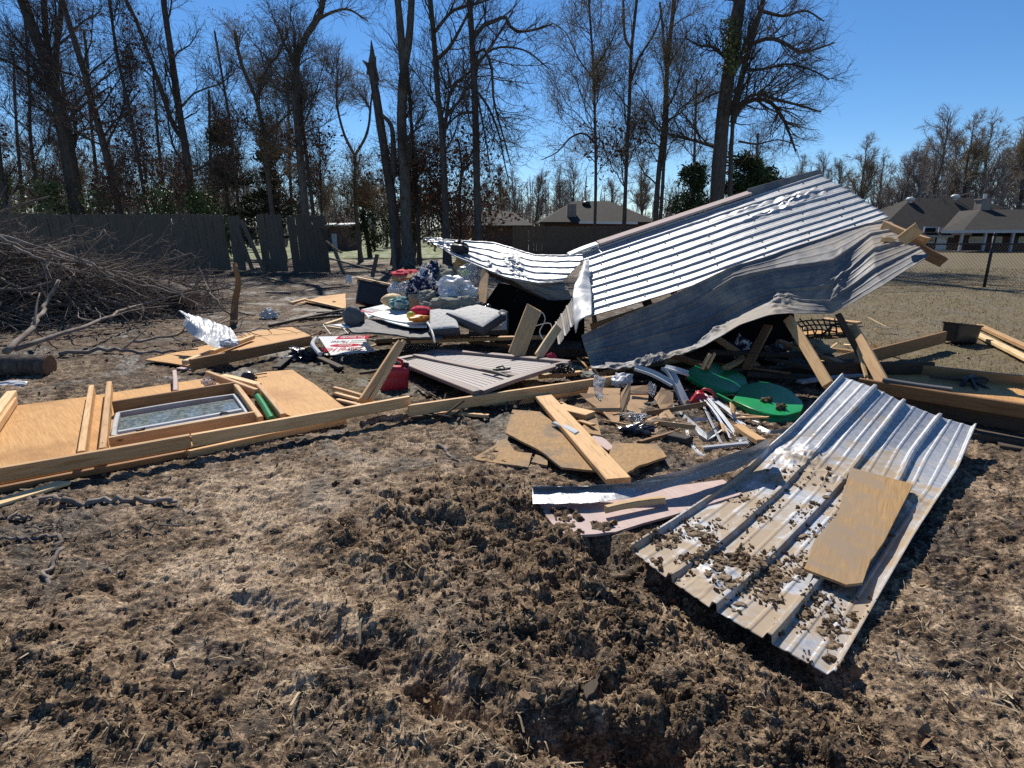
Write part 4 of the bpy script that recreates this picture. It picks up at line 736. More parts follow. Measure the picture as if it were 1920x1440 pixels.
MB().slab([(bx(556), YB - .5, zt + .16), (bx(652), YB - .5, zt + .16), (bx(652), YB + 6.5, zt + .35), (bx(556), YB + 6.5, zt + .35)], .15).build('roof', WHITEM, h); m = MB().box((bx(626), YB - .04, zg + .9), (.5, .1, 1.5)); m.build('door', VINYLG, h)
YR = 36.0; h = thing('house', 'brown roofed house hidden behind the two dark trunks', 'house', (xw(900, 46), 46, gz(0, 46))); zg = gz(0, 46)
ze = W(900, 425, 46)[2]; MB().wallbox(xw(860, 46), xw(985, 46), 46.5, 54, zg - .3, ze).build('wall', BRICK, h); hip(MB(), xw(852, 46), xw(1000, 46), 46, 55, ze + .1, W(900, 396, 50)[2], xw(890, 50), xw(960, 50)).build('roof', SHING, h)
c = W(872, 440, 27); m = MB(); m.slab([W(850, 452, 27), W(882, 424, 27.4), W(886, 428, 27.2), W(868, 458, 26.8)], .1); tagb(m, 'fallen_door', PINED, 'dark reddish panel propped behind the tip of the torn roof sheet', 'panel')
# ------------------------------------------------------------------ the collapsed shed roof
roof = thing('collapsed_shed_roof', 'collapsed gable roof of ribbed metal, bright upper slope and crumpled dark lower slope', 'shed roof', (2.2, 6.0, 0))
def ribbed(ctrl, nr, nc, n, h, ax=0, dents=(), crum=0.0, cf=2.5, th=.0025, seed=0, wid=.16, mh=.22, sharp=0.0):
    A = net(ctrl, nr, nc, sharp); N = gnorm(A); N = N * np.where(N[:, :, 2].mean() < 0, -1, 1); u, v = arcs(A); fr, fc = np.mgrid[0:1:nr * 1j, 0:1:nc * 1j]
    d = h * ribs(fr if ax == 0 else fc, n, wid, 2, mh); k = np.zeros_like(d)
    for (cr_, cc_, sr_, sc_, am) in dents:
        g = np.exp(-((fr - cr_) / sr_) ** 2 - ((fc - cc_) / sc_) ** 2); k = np.maximum(k, g); d = d * (1 - .8 * g) + am * g * fbm(u * 5 + seed, v * 5, 3, True)
    d = d + crum * (fbm(u * cf + seed * 3.1, v * cf, 4, True) - .4)
    return A + N * d[:, :, None], np.stack([u, v, np.zeros_like(u)], -1)
def flip(A): return A[::-1] if gnorm(A)[:, :, 2].mean() < 0 else A
top = [[W(1092, 476, 7.6), W(1240, 426, 7.75), W(1400, 374, 7.9), W(1540, 329, 8.05)], [W(1097, 516, 7.0), W(1250, 466, 7.15), W(1420, 408, 7.3), W(1592, 358, 7.45)], [W(1102, 555, 6.45), W(1262, 508, 6.58), W(1440, 446, 6.75), W(1634, 385, 6.9)], [W(1109, 595, 5.95), W(1275, 546, 6.05), W(1460, 480, 6.2), W(1669, 409, 6.35)]]
A, T = ribbed(top, 560, 130, 9, .019, 0, [(.24, .84, .06, .08, .07), (.32, .72, .035, .10, .05), (.16, .70, .03, .16, .03)], .006, 1.6, wid=.12, mh=.09)
m = MB(); m.grid(A, T, .0025); up_ = m.build('upper_roof_sheet', ROOFM, roof, True)
lowr = [[(1090, 630, 5.75), (1150, 601, 5.8), (1222, 572, 5.85), (1290, 540, 5.95), (1368, 504, 6.08), (1450, 478, 6.16), (1560, 441, 6.25), (1625, 421, 6.3), (1668, 413, 6.33)],
        [(1094, 645, 5.68), (1155, 622, 5.75), (1226, 597, 5.78), (1296, 570, 5.85), (1376, 522, 5.95), (1455, 504, 5.95), (1562, 488, 5.75), (1632, 440, 6.0), (1688, 430, 6.0)],
        [(1100, 662, 5.58), (1162, 648, 5.65), (1232, 628, 5.66), (1302, 610, 5.7), (1382, 572, 5.78), (1455, 545, 5.8), (1557, 537, 5.6), (1640, 466, 5.7), (1705, 452, 5.75)],
        [(1105, 678, 5.48), (1170, 676, 5.54), (1240, 662, 5.52), (1310, 640, 5.6), (1392, 586, 5.72), (1452, 560, 5.72), (1556, 566, 5.5), (1640, 505, 5.45), (1725, 465, 5.55)],
        [(1110, 694, 5.3), (1178, 695, 5.22), (1245, 682, 5.2), (1318, 654, 5.26), (1390, 612, 5.22), (1452, 592, 5.25), (1563, 590, 5.4), (1655, 538, 5.22), (1744, 482, 5.3)]]
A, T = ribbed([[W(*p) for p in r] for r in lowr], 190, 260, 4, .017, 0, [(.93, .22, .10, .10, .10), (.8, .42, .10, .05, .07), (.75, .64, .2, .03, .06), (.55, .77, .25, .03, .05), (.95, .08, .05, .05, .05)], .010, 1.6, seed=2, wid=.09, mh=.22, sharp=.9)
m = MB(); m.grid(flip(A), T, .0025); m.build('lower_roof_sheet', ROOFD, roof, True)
# gable trim, torn piece, ridge strip and rafters of the same roof
g = net([[W(1092, 502, 7.0), W(1097, 490, 7.1), W(1104, 486, 7.15)], [W(1078, 535, 6.5), W(1092, 528, 6.55), W(1106, 522, 6.7)], [W(1074, 565, 6.2), W(1092, 560, 6.2), W(1109, 556, 6.25)], [W(1079, 625, 5.8), W(1088, 603, 5.75), W(1110, 592, 5.8)]], 40, 16); g = g + gnorm(g) * (.02 * fbm(g[:, :, 1] * 5, g[:, :, 2] * 5, 3, True))[:, :, None]; u, v = arcs(g); MB().grid(flip(g), np.stack([u, v, 0 * u], -1), .003).build('gable_trim', WHITEM, roof, True)
A, T = ribbed([[W(1073, 560, 6.6), W(1082, 600, 6.0)], [W(1042, 605, 6.5), W(1048, 648, 5.95)]], 60, 60, 3, .012, 0, seed=5); MB().grid(flip(A), T, .0025).build('gable_sheet', ROOFD, roof, True)
MB().board(W(1066, 478, 7.55), W(1120, 457, 7.62), .10, .03, (0, -.3, 1)).build('drip_edge', PALEB, roof); MB().board(W(1122, 456, 7.64), W(1405, 362, 7.95), .12, .03, (0, -.3, 1)).build('drip_edge', SIDING, roof)
MB().board(W(1405, 363, 7.95), W(1541, 326, 8.1), .14, .012, (0, -1, .5)).build('drip_edge', ROOFD, roof)
for k, (a, b) in enumerate((((1110, 600, 6.0), (1672, 416, 6.4)), ((1100, 500, 7.3), (1545, 345, 7.8)), ((1104, 550, 6.55), (1610, 382, 7.1)))):
    MB().board(W(*a) - (0, 0, .10), W(*b) - (0, 0, .10), .045, .12, (0, 0, 1)).build('purlin', PINED, roof)
for f in (.02, .3, .6, .97):
    a = np.array(top[0][0]) * (1 - f) + np.array(top[0][-1]) * f; b = np.array(top[-1][0]) * (1 - f) + np.array(top[-1][-1]) * f; MB().board(a - (0, 0, .22), b - (0, 0, .22), .04, .09).build('rafter', PINED, roof)
MB().board(W(1656, 424, 6.1), W(1735, 456, 5.65), .045, .11, (0, 0, 1), jag=(.03, .03)).build('rafter', PINE, roof); MB().board(W(1690, 452, 5.55), W(1722, 428, 5.5), .11, .04, (0, -1, .5), jag=(0, .03)).build('rafter', PINE2, roof)
MB().board(W(1690, 446, 5.8), W(1762, 488, 5.6), .13, .10, (0, 0, 1), jag=(0, .05)).build('rafter', PINED, roof); MB().board(W(1655, 449, 5.8), W(1676, 452, 5.75), .05, .05, jag=(.02, .02)).build('rafter', PALEW, roof)
# screws on the upper sheet
m = MB()
for r_ in range(9):
    for k in range(7):
        i, j = int((r_ + .32) / 9 * 559), int((k + .5) / 7 * 129 + rnd.uniform(-3, 3)); p = up_.data.vertices[i * 130 + j].co
        q = np.array(p) + np.array(roof.location); m.tube([q, q + (-.003, -.003, .008)], [.011, .006], 5)
m.build('screws', WIREM, roof, kind='stuff')
# torn roof sheet at the left of the heap
rs = thing('torn_roof_sheet', 'bright torn metal roof sheet lying over the heap, left of the main roof', 'roof sheet', (-.1, 8.0, 0))
lf_ = [[(795, 448, 8.7), (850, 452, 8.8), (925, 457, 8.9), (1005, 480, 8.4), (1100, 480, 7.9)], [(802, 453, 8.5), (855, 461, 8.45), (922, 477, 8.3), (1000, 495, 7.95), (1087, 496, 7.6)], [(820, 461, 8.25), (858, 473, 8.1), (930, 497, 7.85), (1004, 512, 7.5), (1068, 514, 7.3)], [(836, 470, 8.0), (858, 483, 7.8), (946, 519, 7.4), (1010, 531, 7.1), (1056, 528, 7.1)], [(837, 472, 7.98), (859, 485, 7.78), (947, 521, 7.38), (1011, 533, 7.08), (1057, 530, 7.08)]]
A, T = ribbed([[W(*p) for p in r] for r in lf_], 300, 170, 6, .02, 0, [(.45, .62, .3, .05, .08), (.25, .12, .2, .06, .08), (.6, .45, .2, .03, .05)], .012, 2.4, seed=8, wid=.13, mh=.15, sharp=.6); MB().grid(flip(A), T, .0025).build('metal_sheet', ROOFM, rs, True)
A, T = ribbed([[W(948, 518, 7.42), W(1000, 528, 7.2), W(1055, 527, 7.12)], [W(985, 540, 7.25), W(1025, 545, 7.08), W(1066, 545, 7.0)], [W(1029, 563, 7.05), W(1050, 563, 6.98), W(1072, 562, 6.92)]], 40, 60, 2, .015, 0, (), .008, 3, seed=3); MB().grid(flip(A), T, .0025).build('folded_edge', ROOFD, rs, True)
MB().board(W(905, 508, 7.7), W(1020, 556, 7.3), .04, .06).build('rafter', DARKW, rs)
m = MB(); m.blob(W(862, 466, 8.05), (.13, .12, .09), .5, 2.5, 3, 3, True); tagb(m, 'debris_clump', WIREM, 'dark wadded clump caught on the left tip of the torn roof sheet', 'debris')
# ------------------------------------------------------------------ sheet of metal in the front, with its mud and panels
sm = thing('metal_sheet', 'muddy ribbed metal sheet lying in the foreground, curled up at its far end', 'metal sheet', tuple(G(1500, 980, 0)))
rows = [[(1182, 1031, .07), (1255, 1088, .08), (1337, 1143, .10), (1438, 1202, .08), (1562, 1271, .04)], [(1275, 973, .05), (1352, 1020, .05), (1430, 1062, .05), (1520, 1108, .05), (1622, 1170, .04)], [(1379, 900, .06), (1455, 928, .05), (1535, 955, .05), (1620, 980, .05), (1713, 1012, .05)], [(1438, 846, .09), (1510, 870, .08), (1590, 890, .07), (1680, 908, .06), (1768, 925, .05)], [(1492, 796, .20), (1565, 806, .19), (1635, 828, .15), (1710, 848, .11), (1797, 878, .08)], [(1578, 706, .40), (1640, 727, .37), (1692, 754, .30), (1760, 781, .23), (1827, 801, .18)]]
A, T = ribbed([[G(*p) for p in r] for r in rows], 240, 300, 4, .03, 1, [(.62, .2, .05, .12, .05), (.56, .5, .03, .2, .045), (.52, .85, .05, .1, .05), (.08, .35, .06, .1, .03)], .0045, 2.2, seed=4, wid=.085, mh=.13, sharp=.5); SA = flip(A)
MB().grid(SA, T, .0025).build('sheet', SHEETM, sm, True)
x, y = SA[:, :, 0].ravel(), SA[:, :, 1].ravel(); pr = np.zeros((240, 300))
for (a, b, sa, sb, q) in ((.10, .25, .05, .25, 1), (.17, .5, .05, .3, 1.2), (.2, .12, .05, .1, .8), (.12, .75, .05, .15, .7), (.33, .2, .05, .12, .6), (.36, .6, .04, .2, .6), (.27, .83, .04, .08, 1), (.05, .1, .04, .1, 1), (.5, .4, .1, .3, .12), (.03, .93, .03, .06, .6), (.25, .7, .1, .2, .6)):
    fr, fc = np.mgrid[0:1:240j, 0:1:300j]; pr = np.maximum(pr, q * np.exp(-((fr - a) / sa) ** 2 - ((fc - b) / sb) ** 2))
pr = pr * (fbm(fr * 9, fc * 9, 3) > -.05); 
if SA is not A: pr = pr[::-1]
pr = pr.ravel() / pr.sum(); ix = R.choice(len(pr), 2600, p=pr); S = np.clip(R.lognormal(-5.55, .55, len(ix)), .002, .013); V, Fc = lumps(SA.reshape(-1, 3)[ix] + np.stack([R.normal(0, .006, len(ix)), R.normal(0, .006, len(ix)), S * .3], 1), S, R)
stuffobj('mud_on_sheet', V, [Fc], CLODM, 'brown mud crumbs caked on the foreground metal sheet', False)
ix = R.choice(len(pr), 190, p=pr); S = R.uniform(.008, .024, len(ix)); V2, F2 = lumps(np.zeros((len(ix), 3)), S, R); V2[:, 2] *= .3; V2 = V2 + np.repeat(SA.reshape(-1, 3)[ix] + (0, 0, .004), len(IV), 0)
stuffobj('mud_cakes', V2, [F2], CLODT, 'flat cakes of mud stuck to the foreground metal sheet', False)
m = MB(); m.slab([G(x, y, z) for x, y, z in ((1594, 876, .115), (1712, 907, .125), (1659, 1012, .105), (1632, 1050, .10), (1617, 1092, .10), (1586, 1096, .10), (1508, 1066, .10), (1528, 1012, .10), (1572, 962, .105))], .012, .0025, 4); tagb(m, 'plywood_scrap', PLYM, 'muddy L-shaped plywood scrap lying on the foreground metal sheet', 'plywood')
g = net([[G(998, 912, .14), G(1097, 911, .13), G(1178, 905, .15), G(1278, 882, .20), G(1402, 840, .23), G(1441, 822, .30)], [G(998, 913, .12), G(1097, 912, .11), G(1180, 907, .13), G(1283, 893, .13), G(1406, 852, .14), G(1443, 835, .18)], [G(999, 945, .09), G(1105, 944, .085), G(1190, 932, .09), G(1256, 914, .10), G(1379, 882, .11), G(1438, 848, .14)]], 14, 80, .8); g = g + gnorm(g) * (.006 * fbm(g[:, :, 0] * 7, g[:, :, 1] * 7, 3, True))[:, :, None]; u, v = arcs(g)
tagb(MB().grid(flip(g), np.stack([u, v, 0 * u], -1), .002), 'metal_flashing', TRIMM, 'long bent silver flashing strip across the pinkish panel', 'flashing')
m = MB(); m.slab([G(x, y, z) for x, y, z in ((1008, 944, .05), (1356, 899, .05), (1392, 926, .06), (1154, 997, .05), (1062, 1005, .045), (1030, 975, .05))], .014, .005, 5); tagb(m, 'siding_sheet', SIDING, 'pinkish wood-grained siding panel half under the silver flashing', 'siding')
tagb(MB().board(G(1136, 955, .09), G(1246, 937, .085), .035, .035, seg=4, jag=(.01, .01)), 'wood_strip', PALEW, 'short yellow wood strip resting on the pinkish siding panel', 'board')
# ------------------------------------------------------------------ hardboard scraps
HB = 'broken brown hardboard pieces'
def poly(pts, z, th, m, name, label, cat, jag=.006, sub=4, group=None): mb = MB(); mb.slab([G(p[0], p[1], p[2] if len(p) > 2 else z) for p in pts], th, jag, sub); return tagb(mb, name, m, label, cat, group)
poly([(961, 768), (1013, 772), (1050, 800), (1116, 882), (1053, 876), (1013, 845), (949, 812)], .075, .014, OSB, 'hardboard_scrap', 'large torn hardboard piece under the slanting plank', 'hardboard', group=HB)
poly([(949, 820), (884, 861), (965, 872), (990, 876), (998, 850), (966, 846)], .045, .014, OSB, 'hardboard_scrap', 'flat hardboard piece with dried mud, leftmost of the brown scraps', 'hardboard', group=HB)
poly([(1004, 852), (1027, 858), (1026, 872), (996, 866)], .045, .014, OSB, 'hardboard_scrap', 'hand-sized hardboard chip beside the large torn piece', 'hardboard', group=HB)
poly([(1148, 831), (1232, 832), (1250, 856), (1199, 872), (1172, 889), (1140, 858)], .07, .016, OSB, 'hardboard_scrap', 'rounded hardboard piece right of the slanting plank', 'hardboard', group=HB)
poly([(1086, 803), (1117, 777), (1127, 816), (1104, 812)], .06, .014, OSB, 'hardboard_scrap', 'upturned hardboard scrap below the short lumber block', 'hardboard', group=HB)
poly([(1104, 822), (1120, 812), (1152, 838), (1140, 844)], .05, .012, SIDING, 'siding_scrap', 'narrow pinkish siding sliver beside the slanting plank', 'siding')
# ------------------------------------------------------------------ lumber
LG = 'loose lumber around the wreck'
def lum(p, q, w, t, m, label, name='board', up=(0, 0, 1), jag=(0, 0), cat='board', bow=.005, seg=6): return tagb(MB().board(G(*p), G(*q), w, t, up, seg, bow, jag), name, m, label, cat, LG)
def lumw(p, q, w, t, m, label, name='board', up=(0, 0, 1), jag=(0, 0), cat='board'): return tagb(MB().board(W(*p), W(*q), w, t, up, 6, .005, jag), name, m, label, cat, LG)
lum((993, 716, .10), (1160, 902, .10), .15, .038, PINE2, 'wide muddy plank slanting down towards the silver flashing', 'plank')
lum((766, 770, .115), (1184, 709, .155), .04, .09, PINE, 'long pine board crossing over the wide muddy plank')
lum((905, 762, .04), (1000, 750, .045), .04, .06, PALEW, 'pale board under the long pine board, left of the plank')
lum((1026, 744, .05), (1112, 731, .07), .05, .05, PALEW, 'pale board tucked under the cardboard box, right of the plank')
lum((1048, 765, .07), (1107, 780, .075), .13, .05, PINE, 'short sawn lumber block right of the wide plank', 'lumber_block', seg=2)
lumw((748, 644, 4.95), (678, 752, 4.45), .05, .09, PINE, 'pine stud leaning up over the red fuel can', up=(.5, -1, .4)); lumw((755, 642, 5.0), (693, 752, 4.5), .04, .085, PALEW, 'second pine stud nailed beside the one over the fuel can', up=(.5, -1, .4))
for p, q, l in (((625, 727, .1), (688, 745, .06), 'upper of the thin strips left of the leaning studs'), ((628, 738, .07), (690, 754, .05), 'middle of the thin strips left of the leaning studs'), ((632, 750, .05), (680, 762, .05), 'lowest of the thin strips left of the leaning studs'), ((675, 700, .1), (715, 693, .1), 'short dark stick behind the leaning studs'), ((820, 775, .05), (915, 780, .05), 'flat pale strip under the long pine board, lower edge'), ((770, 783, .04), (900, 770, .05), 'dark board end lying left of the large hardboard piece')):
    lum(p, q, .04, .025, PINE if 'pale' in l or 'strips' in l else DARKW, l, 'wood_strip', jag=(.01, .01))
lumw((1478, 598, 5.35), (1553, 722, 4.55), .045, .085, PINE2, 'left of the two posts leaning out from under the roof', 'post', (.6, -.2, .8)); lumw((1598, 614, 5.3), (1661, 728, 4.55), .05, .09, PINE2, 'right of the two posts leaning out from under the roof', 'post', (.6, -.2, .8))
lumw((1572, 590, 5.3), (1632, 700, 4.95), .08, .05, DARKW, 'dark shaded post holding up the right corner of the roof', 'post', (.6, -.2, .8)); lumw((1604, 640, 5.15), (1624, 705, 4.8), .03, .02, PALEW, 'splinter hanging off the right leaning post', 'splinter', jag=(.01, .02))
lum((1560, 686, .12), (1771, 632, .16), .04, .15, PINED, 'brown board on edge pointing at the black tub on the lawn', jag=(.02, 0))
lum((1800, 611, .05), (1960, 690, .05), .10, .04, PALEW, 'fresh pine board at the right edge, nearer of the pair', jag=(.03, 0)); lum((1837, 611, .06), (1990, 680, .06), .09, .05, PINE, 'fresh pine board at the right edge, farther of the pair')
lum((1545, 598, .06), (1612, 606, .06), .16, .04, PINE, 'plywood strip on the lawn behind the dark roof post, farther one'); lum((1480, 628, .06), (1600, 618, .05), .25, .02, PLY, 'plywood strip under the metal lattice behind the roof', 'plywood_strip')
lum((1520, 655, .05), (1640, 662, .05), .06, .03, PALEW, 'pale splintered strip behind the leaning posts', jag=(.04, .04)); lum((1500, 662, .05), (1620, 676, .05), .1, .03, DARKW, 'dark board behind the leaning posts')
lumw((1001, 578, 6.15), (967, 668, 5.7), .17, .02, PINE2, 'jagged upright plank in front of the dark opening', 'plank', (.2, -1, .3), (.05, .02)); lumw((1046, 614, 6.0), (1010, 668, 5.6), .09, .04, PALEW, 'pale stud leaning beside the lower left roof corner', 'board', (.3, -1, .3))
lum((770, 640, .25), (1030, 632, .25), .09, .04, PINE2, 'shadowed board running under the grey cushions', jag=(0, .02)); lum((705, 640, .12), (880, 630, .2), .09, .04, PINED, 'browned board beneath the grey rubber mat'); lum((610, 609, .2), (668, 590, .25), .06, .04, PALEW, 'pale board poking out left under the grey hat'); lum((612, 612, .18), (690, 622, .15), .08, .03, PALEW, 'pale splintered board below the grey hat', jag=(.02, .03))
lum((560, 600, .05), (652, 592, .06), .05, .04, DARKW, 'dark board left of the grey hat'); lum((505, 611, .06), (650, 580, .08), .05, .04, DARKW, 'long dark stick lying left of the black tub')
lum((545, 568, .05), (575, 560, .05), .09, .03, PINE, 'short pine offcut at the left of the flat plywood'); lum((575, 563, .06), (645, 579, .06), .06, .04, PINE, 'pine stud along the flat plywood behind the tub')
lum((670, 520, .04), (745, 536, .04), .09, .03, PINE, 'pale board on the mud behind the black tub'); lum((605, 541, .04), (655, 537, .04), .06, .03, GREYW, 'thin grey strip left of the black tub'); lum((505, 521, .03), (528, 526, .03), .06, .02, PALEW, 'small pale board on the mud below the leaning fence sections')
lum((518, 689, .06), (562, 654, .06), .08, .02, GREYW, 'grey board standing on edge left of the black plastic bag', jag=(0, .01)); lum((735, 684, .12), (860, 655, .2), .04, .03, DARKW, 'dark stick along the far edge of the brown doors')
poly([(548, 572), (600, 556), (648, 550), (648, 580), (575, 566)], .05, .012, PLY, 'plywood_sheet', 'flat plywood sheet behind the black tub', 'plywood')
m = MB(); m.slab([W(838, 525, 7.7), W(858, 478, 7.9), W(886, 488, 7.85), W(862, 530, 7.6)], .012); tagb(m, 'plywood_scrap', PLY, 'tilted plywood scrap under the tip of the torn roof sheet', 'plywood'); m = MB(); m.slab([W(868, 458, 8.9), W(884, 446, 9), W(880, 462, 8.8)], .012); tagb(m, 'plywood_scrap', PINE, 'plywood corner sticking up behind the torn roof sheet', 'plywood')
# ------------------------------------------------------------------ the fallen framed wall at the left
wl = thing('fallen_wall', 'fallen plywood shed wall with studs and a window, lying at the left', 'wall', tuple(G(300, 800, 0)))
m = MB(); m.slab([G(x, y, .07) for x, y in ((-160, 790), (26, 761), (160, 744), (385, 709), (440, 720), (497, 778), (360, 836), (0, 905), (-160, 935))], .014, .003, 3); m.build('plywood_sheathing', PLY, wl)
m = MB(); m.slab([G(x, y, .075) for x, y in ((466, 703), (497, 697), (548, 693), (600, 728), (648, 765), (560, 785), (520, 770))], .014, .004, 4); m.build('plywood_sheathing', PLY, wl)
def wb(nm, p, q, w=.04, t=.09, m=PINE, up=(0, 0, 1), jag=(0, 0)): return MB().board(G(*p), G(*q), w, t, up, 6, .004, jag).build(nm, m, wl)
wb('bottom_plate', (-150, 916, .145), (357, 826, .145), .045, .085); wb('bottom_plate', (360, 826, .145), (768, 752, .17), .045, .085); wb('lower_plate', (-150, 948, .04), (350, 850, .04), .04, .04, PINED); wb('lower_plate', (352, 852, .045), (640, 790, .06), .04, .05, PINE2, jag=(.02, .05)); wb('splintered_board', (-60, 960, .03), (118, 906, .05), .09, .02, PALEW, jag=(0, .05))
wb('stud', (173, 731, .13), (154, 858, .12)); wb('stud', (206, 724, .14), (194, 852, .13)); wb('stud', (328, 702, .13), (330, 740, .12), .035, .09, SIDING); wb('stud', (441, 726, .135), (489, 792, .13)); wb('stud', (484, 728, .12), (532, 786, .12)); wb('brace', (389, 702, .16), (482, 737, .15), .04, .07, PINE); wb('brace', (418, 705, .12), (484, 722, .12), .07, .03, PALEW); wb('header', (212, 765, .13), (441, 728, .135), .035, .11, PINED); wb('sill', (206, 832, .13), (480, 782, .13), .035, .09, PINE)
wb('stud', (22, 738, .15), (-30, 806, .14), .07, .05, PALEW); wb('stud', (24, 752, .11), (-30, 830, .11), .06, .06, PINE)
wn = MB()
for a, b in (((222, 779), (440, 744)), ((440, 744), (464, 778)), ((464, 778), (214, 822)), ((214, 822), (222, 779))): wn.board(G(*a, .10), G(*b, .10), .032, .05)
wn = wn.build('window', ALUG, wl); m = MB(); m.slab([G(x, y, .105) for x, y in ((226, 783), (437, 748), (458, 777), (220, 817))], .006); m.build('pane', GLASSW, wn); MB().board(G(222, 812, .125), G(454, 770, .125), .045, .03).build('sash_bar', VINYLG, wn); m = MB(); m.board(G(254, 806, .145), G(271, 803, .145), .03, .012); m.build('latch', BLACKP, wn); m = MB(); m.board(G(412, 777, .145), G(428, 774, .145), .03, .012); m.build('latch', BLACKP, wn)
tagb(MB().tube([G(481, 741, .13), G(494, 760, .12), G(509, 786, .11)], .026, 10), 'plastic_tube', GREENT, 'green plastic tube between two studs of the fallen wall', 'tube')
m = MB(); m.tube([G(465, 709, .085), G(465, 709, .115), G(465, 709, .12)], [.06, .066, .055], 16); m.tube([G(474, 709, .10), G(482, 708, .10)], .015, 6); tagb(m, 'plastic_disc', BLACKP, 'small black plastic lid on the plywood beside the braces', 'lid')
m = MB(); m.blob(G(392, 716, .12), (.06, .05, .05), .5, 2, 3, 9, True); tagb(m, 'plastic_wrap', FILM, 'crumpled clear plastic scrap at the top of the window frame', 'plastic wrap'); lum((470, 705, .1), (500, 700, .1), .015, .01, DARKW, 'dark twig-like sliver on the plywood beside the lid', 'splinter')
# wall piece, tray and white sheet in the middle left
poly([(272, 674), (400, 644), (470, 622), (545, 612), (588, 632), (480, 660), (356, 686)], .05, .014, PLY, 'plywood_sheet', 'plywood sheet under two studs, by the crumpled white metal', 'plywood'); poly([(330, 690), (352, 685), (388, 684), (362, 694)], .03, .01, SIDING, 'siding_scrap', 'small pinkish scrap at the corner of the plywood under the white metal', 'siding')
lum((358, 684, .12), (583, 638, .13), .045, .12, PINED, 'brown stud on edge at the front of the small plywood sheet'); lum((346, 680, .10), (474, 632, .10), .06, .05, PALEW, 'pale stud slanting across the small plywood sheet', jag=(0, .03))
g = net([[W(334, 580, 7.2), W(346, 594, 7.0), W(342, 605, 6.9)], [W(358, 588, 7.1), W(362, 604, 6.8), W(352, 622, 6.75)], [W(395, 600, 6.95), W(390, 622, 6.7), W(380, 638, 6.5)], [W(430, 613, 6.8), W(420, 632, 6.5), W(398, 648, 6.35)], [W(446, 634, 6.5), W(430, 640, 6.4), W(410, 652, 6.25)]], 60, 40); u, v = arcs(g); g = g + gnorm(g) * (.022 * fbm(u * 2.2, v * 7, 3, True))[:, :, None]
tagb(MB().grid(g, np.stack([u, v, 0 * u], -1), .002), 'crumpled_metal', WHITEM, 'crumpled white sheet of metal standing by the brush pile', 'metal sheet'); m = MB(); m.blob(W(428, 644, 6.4), (.10, .07, .05), .6, 2.2, 3, 4, True); tagb(m, 'plastic_bag', BAGW, 'small white bag caught between the white metal and a stud', 'bag'); m = MB(); m.blob(G(503, 590, .09), (.12, .1, .10), .7, 2.2, 3, 14, True); tagb(m, 'plastic_bag', BAGW, 'small white plastic bag on bare mud right of the crumpled metal', 'bag'); m = MB(); m.blob(G(20, 721, .03), (.16, .06, .03), .6, 2.2, 3, 15, True); tagb(m, 'plastic_bag', BAGW, 'flattened white plastic scrap on the mud below the log', 'bag')
# ------------------------------------------------------------------ brown double door
dr = thing('barn_doors', 'pair of brown plank shed doors lying flat in the middle', 'doors', tuple(G(905, 690, 0)))
cL, cT, cR, cB = G(744, 675, .14), G(820, 657, .20), G(1067, 680, .26), G(896, 736, .19)
def dq(u, v): return (cL * (1 - u) * (1 - v) + cB * u * (1 - v) + cT * (1 - u) * v + cR * u * v)
def dh(u, v, z): return dq(u, v) + (0, 0, z)
for v0, v1, u0, u1 in ((0.02, .46, .02, .98), (.485, .98, .02, .98)):
    n = 9; rws, tcs = [], []
    for i in range(n * 8 + 1):
        f = i / (n * 8); gd = -.006 if i % 8 == 0 else 0
        rws.append([dh(u0 + (u1 - u0) * k / 12, v0 + (v1 - v0) * f, gd - .004) for k in range(13)]); tcs.append([(k * .12, f * .9 + (i // 8) * 3, 0) for k in range(13)])
    MB().grid(flip(np.array(rws)), tcs, .02).build('door_panel', DOORP, dr)
for a, b, w_ in (((0, .0), (1, .0), .09), ((0, 1), (1, 1), .09), ((0, 0.03), (0, .97), .09), ((1, .03), (1, .97), .09), ((0, .47), (1, .47), .10)): MB().board(dh(*a, .0), dh(*b, .0), w_, .035).build('door_frame', DOORF, dr)
m = MB(); m.board(dh(.72, .38, .03), dh(.95, .36, .03), .03, .01); m.build('strap_hinge', WIREM, dr); m = MB(); m.board(dh(.80, .40, .04), dh(.86, .52, .04), .03, .02); m.tube([dh(.8, .44, .05), dh(.84, .46, .07), dh(.88, .44, .05)], .008, 6); m.build('latch', WIREM, dr)
